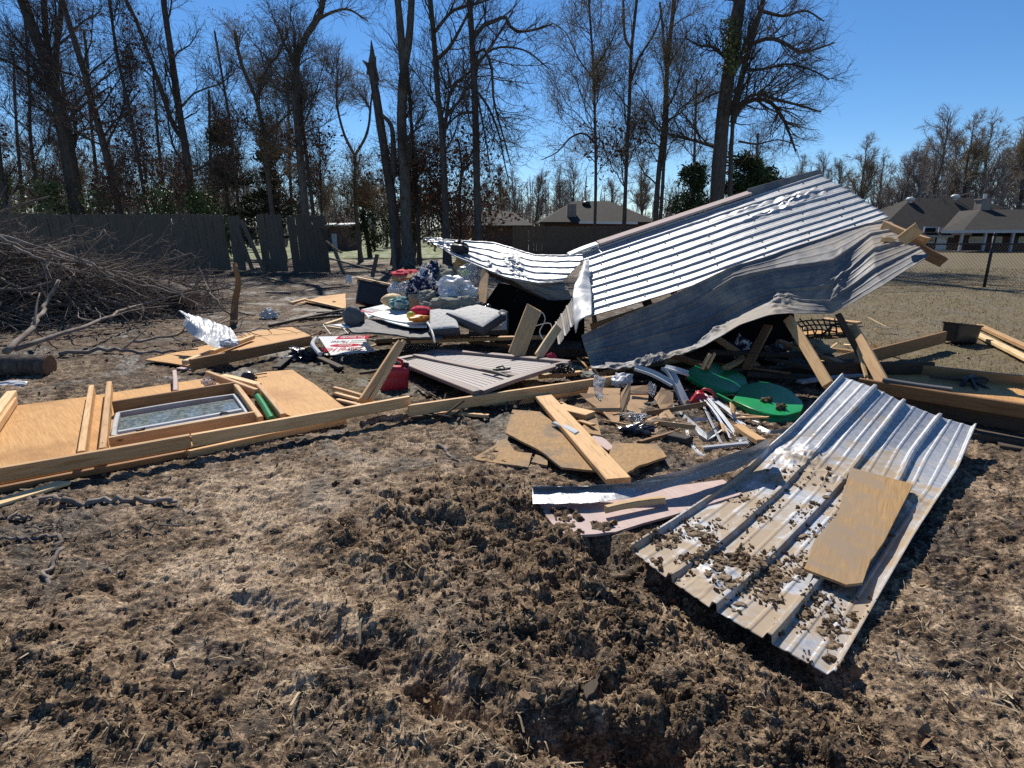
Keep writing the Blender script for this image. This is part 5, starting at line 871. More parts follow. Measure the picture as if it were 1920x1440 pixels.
# ------------------------------------------------------------------ red can, green plastic, box, trims
def jerry(label, c, s, rz, tilt):
    t = thing('fuel_can', label, 'fuel can', c, 'red plastic fuel cans'); cr, sr = math.cos(rz), math.sin(rz)
    def put_(m_, nm, mt):
        ct, st = math.cos(tilt), math.sin(tilt); out = []
        for v in m_.V:
            x, y, z = v.T; x, z = x * ct + z * st, -x * st + z * ct; out.append(np.stack([x * cr - y * sr, x * sr + y * cr, z], 1) * s + np.array(c))
        m_.V = out; return m_.build(nm, mt, t, True)
    prof = [(.0, .82), (.03, .96), (.08, 1), (.55, 1), (.60, .96), (.66, .97), (.85, .98), (.95, .9), (1.0, .6)]; Aa = []
    for z, k in prof:
        ring = []
        for j in range(24):
            a = j / 24 * 2 * math.pi; cx_, sx_ = math.cos(a), math.sin(a); e = .35; ring.append((k * .15 * math.copysign(abs(cx_) ** e, cx_), k * .10 * math.copysign(abs(sx_) ** e, sx_), z * .30))
        Aa.append(ring + ring[:1])
    m = MB(); m.grid(np.array(Aa)); m.add(Aa[-1][:-1], [list(range(24))]); put_(m, 'body', REDP)
    m = MB(); m.tube([(-.10, 0, .29), (-.08, 0, .36), (0, 0, .385), (.07, 0, .36), (.09, 0, .29)], .018, 8); put_(m, 'handle', REDP)
    m = MB(); m.tube([(.10, 0, .28), (.125, 0, .33), (.13, 0, .345)], [.03, .032, .026], 12); put_(m, 'cap', BLACKP); return t
c = G(722, 742, 0); jerry('red plastic fuel can behind the leaning pine studs', (c[0] + .05, c[1] + .1, .0), .85, .5, .15); c = G(1320, 786, 0); jerry('red plastic can under the white strips beside the green plastic', (c[0], c[1] + .25, -.03), .62, -.3, .5)
sl_ = thing('plastic_slide', 'green plastic playset shell with muddy scalloped lobes, under the roof edge', 'play slide', tuple(G(1400, 780, 0)))
def lobe(rows_, mud, seed):
    g = net([[W(*p) for p in r] for r in rows_], 50, 60); g = g - gnorm(g) * 0; MB().grid(flip(g), None, .01).build('lobe', GREENP, sl_, True)
lobe([[(1340, 682, 5.7), (1365, 690, 5.65), (1395, 704, 5.5), (1403, 724, 5.3)], [(1312, 682, 5.5), (1345, 698, 5.4), (1380, 714, 5.3), (1396, 731, 5.2)], [(1292, 693, 5.3), (1330, 714, 5.15), (1362, 728, 5.05), (1390, 735, 5.1)], [(1286, 702, 5.22), (1320, 722, 5.05), (1356, 734, 4.98), (1389, 737, 5.06)], [(1289, 714, 5.24), (1322, 733, 5.06), (1356, 745, 4.99), (1387, 742, 5.06)]], 0, 1)
lobe([[(1390, 722, 5.15), (1430, 716, 5.2), (1475, 728, 5.05), (1504, 752, 4.75)], [(1383, 736, 4.95), (1425, 740, 4.88), (1470, 750, 4.75), (1506, 760, 4.6)], [(1375, 748, 4.75), (1415, 764, 4.5), (1460, 777, 4.38), (1503, 770, 4.48)], [(1373, 751, 4.73), (1412, 770, 4.48), (1458, 782, 4.36), (1501, 776, 4.46)], [(1380, 764, 4.73), (1414, 783, 4.45), (1456, 794, 4.32), (1497, 789, 4.42)]], 0, 2)
MB().board(W(1316, 724, 5.1), W(1398, 766, 4.62), .02, .03).build('rim', GREENP, sl_)
for px, py, Y in ((1436, 752, 4.70), (1466, 766, 4.52)):
    m = MB()
    for _ in range(14): m.blob(W(px + rnd.uniform(-9, 9), py + rnd.uniform(-4, 4), Y + rnd.uniform(-.04, .04)) + (0, 0, .012), [rnd.uniform(.008, .022)] * 3, .5, 2, 1, rnd.randint(0, 50))
    tagb(m, 'mud_lump', CLODM, 'mud splat on the green plastic, %s' % ('nearer its crease' if px < 1450 else 'nearer its tip'), 'mud')
tagb(MB().board(W(1331, 664, 5.2), W(1316, 692, 5.15), .03, .04, (0, 1, 0)).board(W(1340, 662, 5.2), W(1326, 690, 5.15), .02, .03, (0, 1, 0)), 'wood_strip', PINE, 'short split stick standing at the left end of the green plastic', 'board')
bxq = thing('cardboard_box', 'burst brown cardboard box with splayed flaps by the wide plank', 'cardboard box', tuple(G(1175, 800, 0)))
for nm, q in (('flap', [(1104, 727, 4.95), (1164, 729, 4.9), (1161, 741, 4.8), (1100, 740, 4.8)]), ('side', [(1086, 738, 4.75), (1163, 741, 4.8), (1161, 792, 4.55), (1118, 772, 4.6)]), ('flap', [(1183, 711, 4.75), (1181, 750, 4.65), (1161, 779, 4.5), (1164, 738, 4.7)]), ('flap', [(1181, 725, 4.9), (1222, 722, 4.95), (1216, 741, 4.85), (1181, 738, 4.82)]), ('side', [(1216, 741, 4.9), (1181, 740, 4.85), (1170, 790, 4.6), (1212, 782, 4.75)]), ('flap', [(1226, 748, 4.7), (1240, 727, 4.8), (1262, 737, 4.75), (1261, 768, 4.6), (1238, 768, 4.55)]), ('flap', [(1126, 770, 4.55), (1148, 778, 4.45), (1162, 798, 4.4), (1170, 810, 4.38), (1156, 800, 4.4)]), ('flap', [(1236, 778, 4.5), (1252, 766, 4.55), (1280, 800, 4.4), (1262, 804, 4.38), (1230, 800, 4.4)])):
    m = MB(); P = [W(*p) for p in q]; m.slab(P, .006, .004, 3, up=1); m.build(nm, CARD, bxq)
g = net([[W(1114, 703, 4.95), W(1136, 709, 4.9)], [W(1113, 728, 4.8), W(1130, 738, 4.78)], [W(1122, 748, 4.7), W(1134, 757, 4.65)]], 24, 14); u, v = arcs(g); g = g + gnorm(g) * (.025 * fbm(u * 9, v * 9, 3))[:, :, None]; tagb(MB().grid(g, None, .0015), 'plastic_film', FILM, 'sheet of clear film hanging over the left box flap', 'plastic film')
m = MB(); m.blob(W(1187, 780, 4.45), (.10, .05, .03), .5, 2.4, 3, 21, True, -.4); tagb(m, 'plastic_film', FILM, 'crushed clear wrap lying inside the burst box', 'plastic film'); m = MB(); m.blob(W(1222, 730, 4.85), (.035, .04, .06), .5, 2, 3, 22, True); tagb(m, 'plastic_film', FILM, 'clear wrap on the right box flaps', 'plastic film'); m = MB(); m.blob(G(1195, 806, .04), (.11, .06, .04), .8, 2.4, 3, 23, True); tagb(m, 'plastic_bag', BAGB, 'crumpled black bag on the mud below the burst box', 'bag')
TG = 'bent metal and vinyl trims'
def trim(pts, w, h, m, label, name='metal_trim', sides=5):
    mb = MB(); P = np.array([W(*p) for p in pts]); P = resample(P, 22); mb_A = []
    tn = nrm(np.gradient(P, axis=0)); sd = nrm(np.cross(tn, (0, -.5, 1))); up = np.cross(sd, tn)
    for ax, bz in ((-w / 2, 0), (-w / 2 + .004, h), (-.004, h * .2), (.004, h * .2), (w / 2 - .004, h), (w / 2, 0)): mb_A.append(P + sd * ax + up * bz)
    mb.grid(np.array(mb_A).transpose(1, 0, 2), None, .002); return tagb(mb, name, m, label, 'trim', TG)
trim([(1246, 692, 5.1), (1258, 702, 5.0), (1276, 740, 4.8), (1287, 762, 4.7)], .07, .03, VINYLG, 'dark channel trim bent down from the roof edge to the box'); trim([(1246, 690, 5.1), (1268, 695, 5.0), (1290, 702, 5.0)], .06, .02, VINYLG, 'upper arm of the dark channel trim left of the green plastic'); trim([(1256, 766, 4.7), (1290, 795, 4.45), (1322, 824, 4.25), (1334, 818, 4.25), (1358, 801, 4.4)], .06, .03, TRIMM, 'kinked silver channel trim right of the burst box'); trim([(1288, 808, 4.3), (1294, 830, 4.15), (1310, 850, 4.0), (1322, 858, 3.95)], .02, .012, ALU, 'thin white edging curling down toward the flashing'); trim([(1418, 805, 4.3), (1445, 816, 4.2), (1480, 812, 4.2)], .07, .02, TRIMM, 'crumpled silver scrap behind the upturned end of the flashing'); trim([(1190, 690, 5.0), (1225, 702, 4.95), (1262, 722, 4.85)], .07, .02, VINYLG, 'dark grey trim behind the burst box'); trim([(1300, 790, 4.5), (1330, 790, 4.5), (1355, 787, 4.55)], .05, .02, VINYLG, 'grey trim lying below the red can')
for i in range(11):
    f = i / 10; a = (1308 + 34 * f + rnd.uniform(-4, 4), 734 + 16 * f + rnd.uniform(-4, 4), 4.85 - .02 * i); b = (1360 + 56 * f + rnd.uniform(-8, 8), 826 - 30 * f + rnd.uniform(-5, 5), 4.2 + .1 * f)
    tag(MB().board(W(*a), W(*b), .022, .004, (.3, -.6, 1), 5, .03).build('vinyl_strip', ALU if i % 3 else VINYLG), 'white vinyl strip in the splayed bundle beside the green plastic', 'vinyl strip', 'bundle of white vinyl strips')
lumw((1212, 775, 4.55), (1325, 757, 4.5), .04, .012, PINED, 'thin brown lath lying across the box and the red can', 'wood_strip', (0, -1, .5)); lumw((1208, 792, 4.45), (1236, 782, 4.5), .04, .02, PINE, 'short stick at the lower right of the burst box', 'wood_strip')
# dark lattice, cables, things under the roof
m = MB()
for k in range(9): m.tube([W(1488 + k * 11, 600 - (k % 2) * 3, 5.5), W(1505 + k * 9, 615, 5.45), W(1500 + k * 9 + (k % 3) * 6, 634 - k, 5.4)], .007, 5)
for k in range(4): m.tube(resample([W(1485, 606 + k * 9, 5.5), W(1530, 600 + k * 9, 5.4), W(1590 - k * 10, 604 + k * 9, 5.4)], 12), .007, 5)
m.tube(resample([W(1494, 637, 5.5), W(1540, 628, 5.4), W(1568, 606, 5.35), W(1590, 624, 5.3), W(1606, 646, 5.25)], 14), .012, 6); tagb(m, 'metal_lattice', WIREM, 'black curved metal lattice behind the leaning posts', 'lattice')
m = MB(); m.tube(resample([W(1802, 736, 4.6), W(1806, 716, 4.65), W(1816, 707, 4.7), W(1832, 709, 4.75), W(1880, 718, 4.8), W(1990, 735, 4.9)], 22), .018, 8); m.tube([W(1820, 710, 4.7), W(1826, 722, 4.6), W(1831, 735, 4.5)], .016, 7); m.tube([W(1826, 716, 4.68), W(1840, 722, 4.6), W(1855, 731, 4.55)], .012, 7); tagb(m, 'bent_pipe', WIREM, 'bent black pipe hooked over the fallen wall at the right', 'pipe')
m = MB(); rg = np.random.default_rng(9)
for k in range(26): a = rg.uniform(0, 6.28); m.tube(resample([W(1028 + rg.uniform(0, 50), 690 + rg.uniform(-9, 10), 5.3 + rg.uniform(-.15, .15)) for _ in range(4)], 14), .006, 5)
tagb(m, 'tangled_cord', WIREM, 'tangle of dark cord on the teal cloth right of the brown doors', 'cord'); m = MB(); m.blob(G(1052, 694, .06), (.22, .16, .06), .4, 2, 4, 5); tagb(m, 'printed_cloth', CLOTHT, 'teal printed cloth crumpled right of the brown doors', 'cloth')
m = MB(); m.blob(W(1034, 671, 5.6), (.05, .05, .05), .2, 2, 3, 6); tagb(m, 'red_rag', CLOTHR, 'small red rag at the far right corner of the brown doors', 'rag')
m = MB(); m.tube(resample([W(1010, 596, 6.3), W(1016, 585, 6.2), W(1022, 600, 6.2), W(1012, 622, 6.1), W(1020, 640, 6.0)], 18), .006, 5); m.tube(resample([W(1000, 612, 6.3), W(1030, 606, 6.2), W(1036, 622, 6.1)], 12), .005, 5); tagb(m, 'loose_wire', CABLE, 'pale looping wire by the jagged upright plank', 'wire')
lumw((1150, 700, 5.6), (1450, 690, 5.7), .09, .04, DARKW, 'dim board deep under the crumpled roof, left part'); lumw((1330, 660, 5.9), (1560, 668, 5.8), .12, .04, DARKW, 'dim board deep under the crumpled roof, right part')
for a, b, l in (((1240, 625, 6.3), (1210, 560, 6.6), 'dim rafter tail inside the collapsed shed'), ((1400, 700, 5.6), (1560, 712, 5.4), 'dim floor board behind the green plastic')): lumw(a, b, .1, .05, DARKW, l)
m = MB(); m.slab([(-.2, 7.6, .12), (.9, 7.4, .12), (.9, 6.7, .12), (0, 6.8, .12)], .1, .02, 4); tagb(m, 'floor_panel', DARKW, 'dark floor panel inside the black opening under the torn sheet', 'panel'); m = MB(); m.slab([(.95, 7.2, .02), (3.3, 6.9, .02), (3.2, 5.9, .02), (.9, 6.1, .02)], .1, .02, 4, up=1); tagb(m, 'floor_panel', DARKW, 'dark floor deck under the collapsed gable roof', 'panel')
m = MB(); m.slab([W(1095, 560, 7.3), W(935, 530, 7.7), W(905, 575, 7.7), W(920, 640, 7.6), W(1095, 650, 7.2)], .03, up=1); tagb(m, 'shade_panel', VOIDM, 'added black sheet standing in for shade in the opening under the torn roof sheet', 'panel')  # sheet added to paint the shade inside the opening
m = MB(); m.slab([W(1090, 640, 6.9), W(1140, 608, 6.9), W(1300, 560, 6.9), W(1440, 545, 6.8), W(1486, 590, 6.7), W(1492, 640, 6.6), W(1400, 655, 6.7), W(1090, 652, 6.9)], .05, .01, 3, up=1); tagb(m, 'shade_wall', VOIDM, 'added wall panel coloured near-black for the shade beneath the crumpled roof', 'wall')  # added wall, coloured near-black so the space below the roof looks shaded
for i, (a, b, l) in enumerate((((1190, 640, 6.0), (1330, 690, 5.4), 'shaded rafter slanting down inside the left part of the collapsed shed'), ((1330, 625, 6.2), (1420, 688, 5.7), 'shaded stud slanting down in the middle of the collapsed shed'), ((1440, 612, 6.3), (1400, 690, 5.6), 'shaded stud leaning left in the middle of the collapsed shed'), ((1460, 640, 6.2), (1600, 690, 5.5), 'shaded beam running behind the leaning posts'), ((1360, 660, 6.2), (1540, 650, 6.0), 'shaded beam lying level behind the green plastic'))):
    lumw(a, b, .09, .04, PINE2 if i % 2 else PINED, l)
for i, (px, py, Y, r_, mt, nm, l, ct) in enumerate(((1210, 668, 5.75, (.2, .12, .1), CLOTHG, 'rag', 'grey rag in the shade behind the dark channel trims', 'rag'), (1450, 668, 6.0, (.22, .14, .12), BAGB, 'plastic_bag', 'black bag in the shade right of the green plastic', 'bag'), (1390, 655, 6.1, (.16, .1, .14), CLOTHN, 'clothes', 'patterned cloth in the shade above the green plastic', 'clothes'), (1520, 655, 6.0, (.2, .12, .1), CLOTHG, 'rag', 'drab rag in the shade between the leaning posts', 'rag'), (1165, 712, 5.1, (.12, .08, .06), BAGW, 'plastic_bag', 'white bag scrap under the left edge of the crumpled roof', 'bag'), (1108, 704, 5.3, (.12, .08, .04), CLOTHG, 'rag', 'grey rag right of the tangled cord', 'rag'), (1262, 800, 4.3, (.07, .05, .03), FILM, 'plastic_film', 'crushed clear film left of the kinked silver trim', 'plastic film'), (1395, 832, 4.0, (.1, .06, .04), FILM, 'plastic_film', 'clear film beside the upturned flashing end', 'plastic film'))):
    m = MB(); m.blob(W(px, py, Y), r_, .5, 3, 3, 80 + i, True, i, .08); tagb(m, nm, mt, l, ct)
mixm = (PINE2, DARKW, PINED, GREYW, VINYLG)
for i, (x0, y0, x1, y1, z, l) in enumerate(((1130, 700, 1270, 676, .12, 'browned stud lying under the left edge of the crumpled roof'), (1200, 716, 1300, 700, .08, 'grey strip beneath the dark channel trim'), (1300, 676, 1480, 700, .14, 'dim stud behind the green plastic'), (1440, 690, 1600, 676, .16, 'brown board behind the feet of the leaning posts'), (1500, 716, 1640, 700, .12, 'dark stud just above the curled end of the foreground sheet'), (1360, 690, 1420, 660, .2, 'short dark stick rising behind the green plastic'), (1420, 668, 1520, 690, .2, 'muddy board left of the leaning posts'), (1200, 830, 1262, 812, .03, 'short stick right of the rounded hardboard piece'), (1240, 815, 1296, 826, .03, 'muddy lath by the kinked silver trim'), (1040, 792, 1080, 812, .1, 'broken lath beside the sawn lumber block'), (1010, 706, 1110, 696, .1, 'dark stick right of the near corner of the brown doors'), (560, 655, 640, 690, .03, 'grey lath in front of the black plastic bag'), (880, 640, 960, 650, .16, 'shadowed stick below the front grey cushion'), (930, 655, 1000, 648, .14, 'shadowed stick behind the brown doors'), (1320, 840, 1400, 832, .03, 'pale lath on the mud beside the flashing'), (1385, 800, 1430, 830, .05, 'splintered lath in front of the green plastic'))):
    lum((x0, y0, z), (x1, y1, z + .02), rnd.uniform(.03, .08), rnd.uniform(.015, .04), mixm[i % 5], l, 'board', jag=(.02, .03))
def scraps(n, box, m, label, grp, name, seed, lo=.08, hi=.32):
    rg = np.random.default_rng(seed); pr_ = [MB().board((-.5 * q, 0, 0), (.5 * q, 0, 0), .028 * ww, .014, (0, 0, 1), 4, .004, (.03, .04)).build(name, m) for q, ww in ((lo, .7), ((lo + hi) / 2, 1), (hi, 1.3))]
    for k in range(n):
        o = pr_[k % 3] if k < 3 else pr_[k % 3].copy()
        if k >= 3: C.collection.objects.link(o)
        p = G(rg.uniform(*box[0]), rg.uniform(*box[1]), 0); o.location = (p[0], p[1], gz(p[0], p[1]) + rg.uniform(.015, .07)); o.rotation_euler = (rg.normal(0, .5), rg.normal(0, .22), rg.uniform(0, 6.28)); tag(o, label, 'splinter', grp)
scraps(26, ((1040, 1420), (700, 830)), PINE2, 'small broken pine splinter in the litter round the burst cardboard box', 'splinters round the burst box', 'wood_splinter', 1)
scraps(22, ((770, 1010), (745, 800)), DARKW, 'small dark wood splinter on the mud by the long pine board', 'splinters by the long pine board', 'wood_splinter', 2)
scraps(26, ((560, 860), (600, 700)), PINED, 'small brown wood splinter on the grass round the upside-down sign', 'splinters round the upside-down sign', 'wood_splinter', 3)
scraps(22, ((1480, 1700), (610, 700)), PALEW, 'small pale wood splinter on the ground behind the leaning posts', 'splinters behind the leaning posts', 'wood_splinter', 4, .1, .4)
scraps(24, ((460, 900), (500, 600)), GREYW, 'small grey wood splinter on the mud between fence and heap', 'splinters between fence and heap', 'wood_splinter', 5, .15, .5)
scraps(16, ((1000, 1110), (610, 690)), PINE2, 'small wood splinter at the lower left corner of the collapsed roof', 'splinters at the roof corner', 'wood_splinter', 6)
# ------------------------------------------------------------------ fallen wall at the right, tub
wr = thing('fallen_wall', 'fallen wall at the right edge, orange plywood between dark plates', 'wall', tuple(G(1850, 790, 0)))
def wb2(nm, p, q, w, t, m, up=(0, 0, 1)): return MB().board(G(*p), G(*q), w, t, up).build(nm, m, wr)
MB().slab([G(x, y, .24) for x, y in ((1640, 690), (1760, 700), (2100, 740), (2200, 800), (1960, 770), (1620, 716))], .02, .003, 3).build('plywood_sheathing', PLY, wr)
wb2('top_plate', (1660, 688, .27), (2150, 742, .27), .045, .11, PINED); wb2('bottom_plate', (1610, 720, .26), (2180, 810, .26), .045, .10, PINED); wb2('lower_plate', (1625, 742, .14), (2180, 845, .14), .05, .12, DARKW)
MB().slab([G(x, y, .07) for x, y in ((1610, 740), (2160, 835), (2160, 862), (1780, 806), (1640, 775))], .05, .004, 3).build('siding', DARKW, wr); wb2('stud', (1745, 706, .27), (1850, 716, .27), .02, .03, DARKW)
lum((1545, 690, .3), (1748, 689, .3), .05, .10, DARKW, 'weathered dark board lying on the right fallen wall'); lum((1655, 712, .32), (1785, 731, .31), .06, .03, GREYMAT, 'black flat strip on the right fallen wall', 'strip'); lum((1850, 800, .06), (1990, 822, .06), .05, .03, PINE, 'pale strip at the foot of the right fallen wall', jag=(.03, 0)); lum((1870, 832, .03), (2000, 850, .03), .16, .03, DARKW, 'dark plank on the mud below the right fallen wall')
def tub(name, label, c, ax, L, Wd, D, rim, taper=.78):
    """open tub: ax is where its mouth points"""
    t = thing(name, label, 'plastic tub', c); ax = nrm(np.array(ax)); s = nrm(np.cross(ax, (0, 0, 1)) if abs(ax[2]) < .9 else np.array((.96, .28, 0)) - ax * np.dot((.96, .28, 0), ax)); u = np.cross(s, ax); rings = []
    for d, k in ((0, .02), (0, taper), (.02, taper + .03), (D * .9, .97), (D * .92, 1.04), (D, 1.05), (D, .99), (D * .9, .93), (.03, taper - .03), (.03, .02)):
        r = []
        for j in range(32):
            a = j / 32 * 2 * math.pi; e = .28; x = math.copysign(abs(math.cos(a)) ** e, math.cos(a)); y = math.copysign(abs(math.sin(a)) ** e, math.sin(a)); r.append(np.array(c) + ax * d + s * x * L / 2 * k + u * y * Wd / 2 * k)
        rings.append(r + r[:1])
    MB().grid(np.array(rings)).build('body', BLACKP, t, False); return t
c = W(1810, 644, 7.7); c[2] = .16; tb = tub('plastic_tub', 'black plastic tub sitting alone on the lawn', (c[0], c[1] + .12, .01), (.10, .08, 1), .44, .26, .25, 0, .86); m = MB(); p = W(1815, 652, 7.6); m.slab([p, p + (.15, 0, 0), p + (.15, -.02, -.06), p + (0, -.02, -.06)], .004, up=1)
c = G(690, 582, 0); tub('plastic_tub', 'large black storage tub beside the sign and clothes heap', (c[0] + .05, c[1] + .35, .02), (.18, .25, .95), .78, .55, .42, 0, .92)
m = MB(); m.tube([W(654, 530, 9.4), W(653, 518, 9.45)], .05, 8); tagb(m, 'plastic_bottle', BAGW, 'small white cup standing behind the large black tub', 'cup')
# ------------------------------------------------------------------ signs, cushions, clothes, toys
def text(parent, s, size, mat_, pos, ex, ey, name='lettering', sx=1.0):
    cu = bpy.data.curves.new('lettering', 'FONT'); cu.body = s; cu.size = size; cu.align_x = 'CENTER'; cu.align_y = 'CENTER'; cu.extrude = .0008; o = bpy.data.objects.new('tmp', cu); C.collection.objects.link(o)
    me = bpy.data.meshes.new_from_object(o.evaluated_get(bpy.context.evaluated_depsgraph_get())); bpy.data.objects.remove(o); V = np.array([v.co[:] for v in me.vertices]); ez = np.cross(ex, ey)
    V = np.array(pos) + V[:, :1] * ex * sx + V[:, 1:2] * ey + V[:, 2:] * ez - np.array(parent.location); me.vertices.foreach_set('co', V.astype(np.float32).ravel()); me.update(); me.materials.clear(); me.materials.append(mat_); ob = bpy.data.objects.new(name, me); C.collection.objects.link(ob); ob.parent = parent; return ob
def sign(label, q, build):
    P = [np.array(p) for p in q]; nn_ = nrm(np.cross(P[1] - P[0], P[2] - P[1])); P[3] = P[3] - nn_ * np.dot(P[3] - P[0], nn_); t = thing('yard_sign', label, 'yard sign', tuple((P[0] + P[2]) / 2 * (1, 1, 0) + (0, 0, min(p[2] for p in P)))); MB().slab(P, .008).build('board', PAPER, t); build(t, P); return t
def frame(P):                                           # reading axes: the sign lies upside down, so its text runs from right to left as seen
    ex = nrm(P[0] - P[1]); up = nrm(np.cross(P[1] - P[0], P[3] - P[0])); up = up if up[2] > 0 else -up; ey = np.cross(up, ex); return ex, ey, up
def b1(t, P):
    ex, ey, up = frame(P); c0 = c = sum(P) / 4; Wd = np.linalg.norm(P[1] - P[0]); H = abs(np.dot(P[3] - P[0], ey)); at = lambda a, b, z=.0015: c0 + ex * a * Wd + ey * b * H + up * z
    def rect(nm, a0, a1, b0, b1_, m, z=.001): MB().slab([at(a0, b0, z), at(a1, b0, z), at(a1, b1_, z), at(a0, b1_, z)], .0006).build(nm, m, t)
    sgn = 1
    text(t, 'Laurel Hills', H * .30, INKR, at(0, .27), ex, ey, sx=Wd / H * .66); el = [at(.33 * math.cos(a), .06 + .085 * math.sin(a), .001) for a in np.linspace(0, 6.283, 28, endpoint=False)]; MB().slab(el, .0006).build('oval', INKR, t)
    text(t, 'Estates', H * .15, PAPER, at(0, .06, .0022), ex, ey, sx=Wd / H * .7); rect('banner', -.36, .36, -.45, -.28, INKR); text(t, 'This Saturday', H * .17, PAPER, at(0, -.365, .0022), ex, ey, sx=Wd / H * .62); text(t, 'Market', H * .19, INKG, at(.2, -.13), ex, ey, sx=Wd / H * .7)
    for k in range(2): rect('small_print', -.38, -.04, -.10 - .08 * k, -.075 - .08 * k, INKG)
sign('white yard sign with red banner lying upside down on the grass', [G(597, 631, .13), G(679, 629, .15), G(703, 658, .08), G(620, 664, .06)], b1)
def b2(t, P):
    ex, ey, up = frame(P); c0 = c = sum(P) / 4; Wd = np.linalg.norm(P[1] - P[0]); H = abs(np.dot(P[3] - P[0], ey)); at = lambda a, b, z=.0015: c0 + ex * a * Wd + ey * b * H + up * z
    MB().slab([at(.2, -.4, .001), at(.42, -.4, .001), at(.42, .15, .001), at(.2, .15, .001)], .0006).build('red_block', INKR, t); text(t, 'E', H * .45, PAPER, at(.31, -.12, .0022), ex, ey, sx=1.2)
    for k in range(3): MB().slab([at(.12 - k * .1, -.38, .001), at(.15 - k * .1, -.38, .001), at(.15 - k * .1, .25, .001), at(.12 - k * .1, .25, .001)], .0006).build('stripe', INKG, t)
sign('white sign with a red block, half hidden behind the grey hat', [W(678, 580, 7.5), W(722, 570, 7.8), W(738, 582, 7.4), W(692, 600, 7.0)], b2)
m = MB(); m.tube(resample([G(597, 634, .12), G(586, 640, .16), G(584, 650, .14), G(590, 662, .08), G(606, 668, .04)], 16), .012, 6); m.tube(resample([W(592, 634, 7.0), W(586, 646, 6.8), W(600, 664, 6.4)], 10), .025, 8); tagb(m, 'plastic_hoop', BAGW, 'pale plastic hoop at the left end of the upside-down sign', 'hoop')
for a, b, l in (((606, 609), (620, 627), 'left'), ((638, 610), (653, 626), 'right')): tagb(MB().tube([G(*a, .2), G(*b, .14)], .008, 6), 'sign_stake', CABLE, '%s white wire stake reaching the upside-down sign' % l, 'stake')
m = MB(); m.blob(G(575, 668, .05), (.24, .13, .09), .8, 2.4, 4, 31, True, .2); tagb(m, 'plastic_bag', BAGB, 'shiny black plastic bag left of the upside-down sign', 'bag'); m = MB(); m.blob(G(672, 660, .05), (.13, .06, .05), .6, 2.4, 3, 33, True); tagb(m, 'plastic_wrap', FILM, 'clear wrap with green leaves at the lower edge of the upside-down sign', 'plastic wrap')
tagb(MB().tube([G(706, 644, .08), G(732, 642, .08), G(735, 642, .08)], [.035, .035, .02], 10), 'plastic_bottle', BLACKP, 'dark blue-black bottle in shade right of the upside-down sign', 'bottle')
# grey hat
ht = thing('felt_hat', 'grey brimmed hat resting on pale boards left of the heap', 'hat', tuple(W(660, 606, 6.9))); c = W(663, 596, 6.9); m = MB(); m.blob(c + (0, 0, .01), (.125, .11, .125), .35, 1.8, 3, 2); m.build('crown', FELT, ht, True); g = np.array([[c + (rr * math.cos(a) * 1.3, rr * math.sin(a), -.08 + .02 * math.sin(2 * a)) for a in np.linspace(0, 6.283, 36)] for rr in (.12, .18, .24)]); MB().grid(flip(g), None, .008).build('brim', PALEB, ht, True)
g = net([[W(690, 588, 7.1), W(730, 581, 7.3), W(770, 579, 7.4), W(800, 580, 7.4)], [W(700, 591, 6.95), W(735, 593, 7.0), W(770, 594, 7.0), W(806, 593, 7.0)], [W(716, 596, 6.8), W(745, 602, 6.7), W(775, 605, 6.65), W(800, 604, 6.65)]], 20, 50); u, v = arcs(g); tagb(MB().grid(flip(g), np.stack([u, v, 0 * u], -1), .012), 'pale_board', PALEB, 'pale grey curved plastic board in front of the clothes heap', 'board'); g = net([[W(720, 600, 6.75), W(760, 606, 6.7), W(800, 606, 6.7)], [W(728, 603, 6.65), W(765, 612, 6.5), W(800, 613, 6.5)]], 10, 30); tagb(MB().grid(flip(g), None, .01), 'pale_board', PALEB, 'narrow white board just below the pale grey curved one', 'board')
g = net([[W(640, 606, 7.0), W(700, 598, 7.1), W(760, 606, 7.0), W(830, 608, 6.9)], [W(650, 614, 6.7), W(700, 610, 6.7), W(760, 616, 6.6), W(830, 620, 6.5)], [W(660, 622, 6.5), W(710, 624, 6.4), W(770, 630, 6.3), W(830, 634, 6.2)]], 30, 50); u, v = arcs(g); g = g + gnorm(g) * (.03 * fbm(u * 3, v * 3, 3))[:, :, None]; tagb(MB().grid(flip(g), np.stack([u, v, 0 * u], -1), .02), 'rubber_mat', GREYMAT, 'dark grey rubber mat draped in front of the heap', 'mat')
tagb(MB().tube(resample([W(800, 604, 6.6), W(806, 612, 6.4), W(812, 628, 6.2), W(815, 642, 6.1)], 14), .012, 6), 'white_cord', CABLE, 'white cord dangling left of the grey cushions', 'cord')
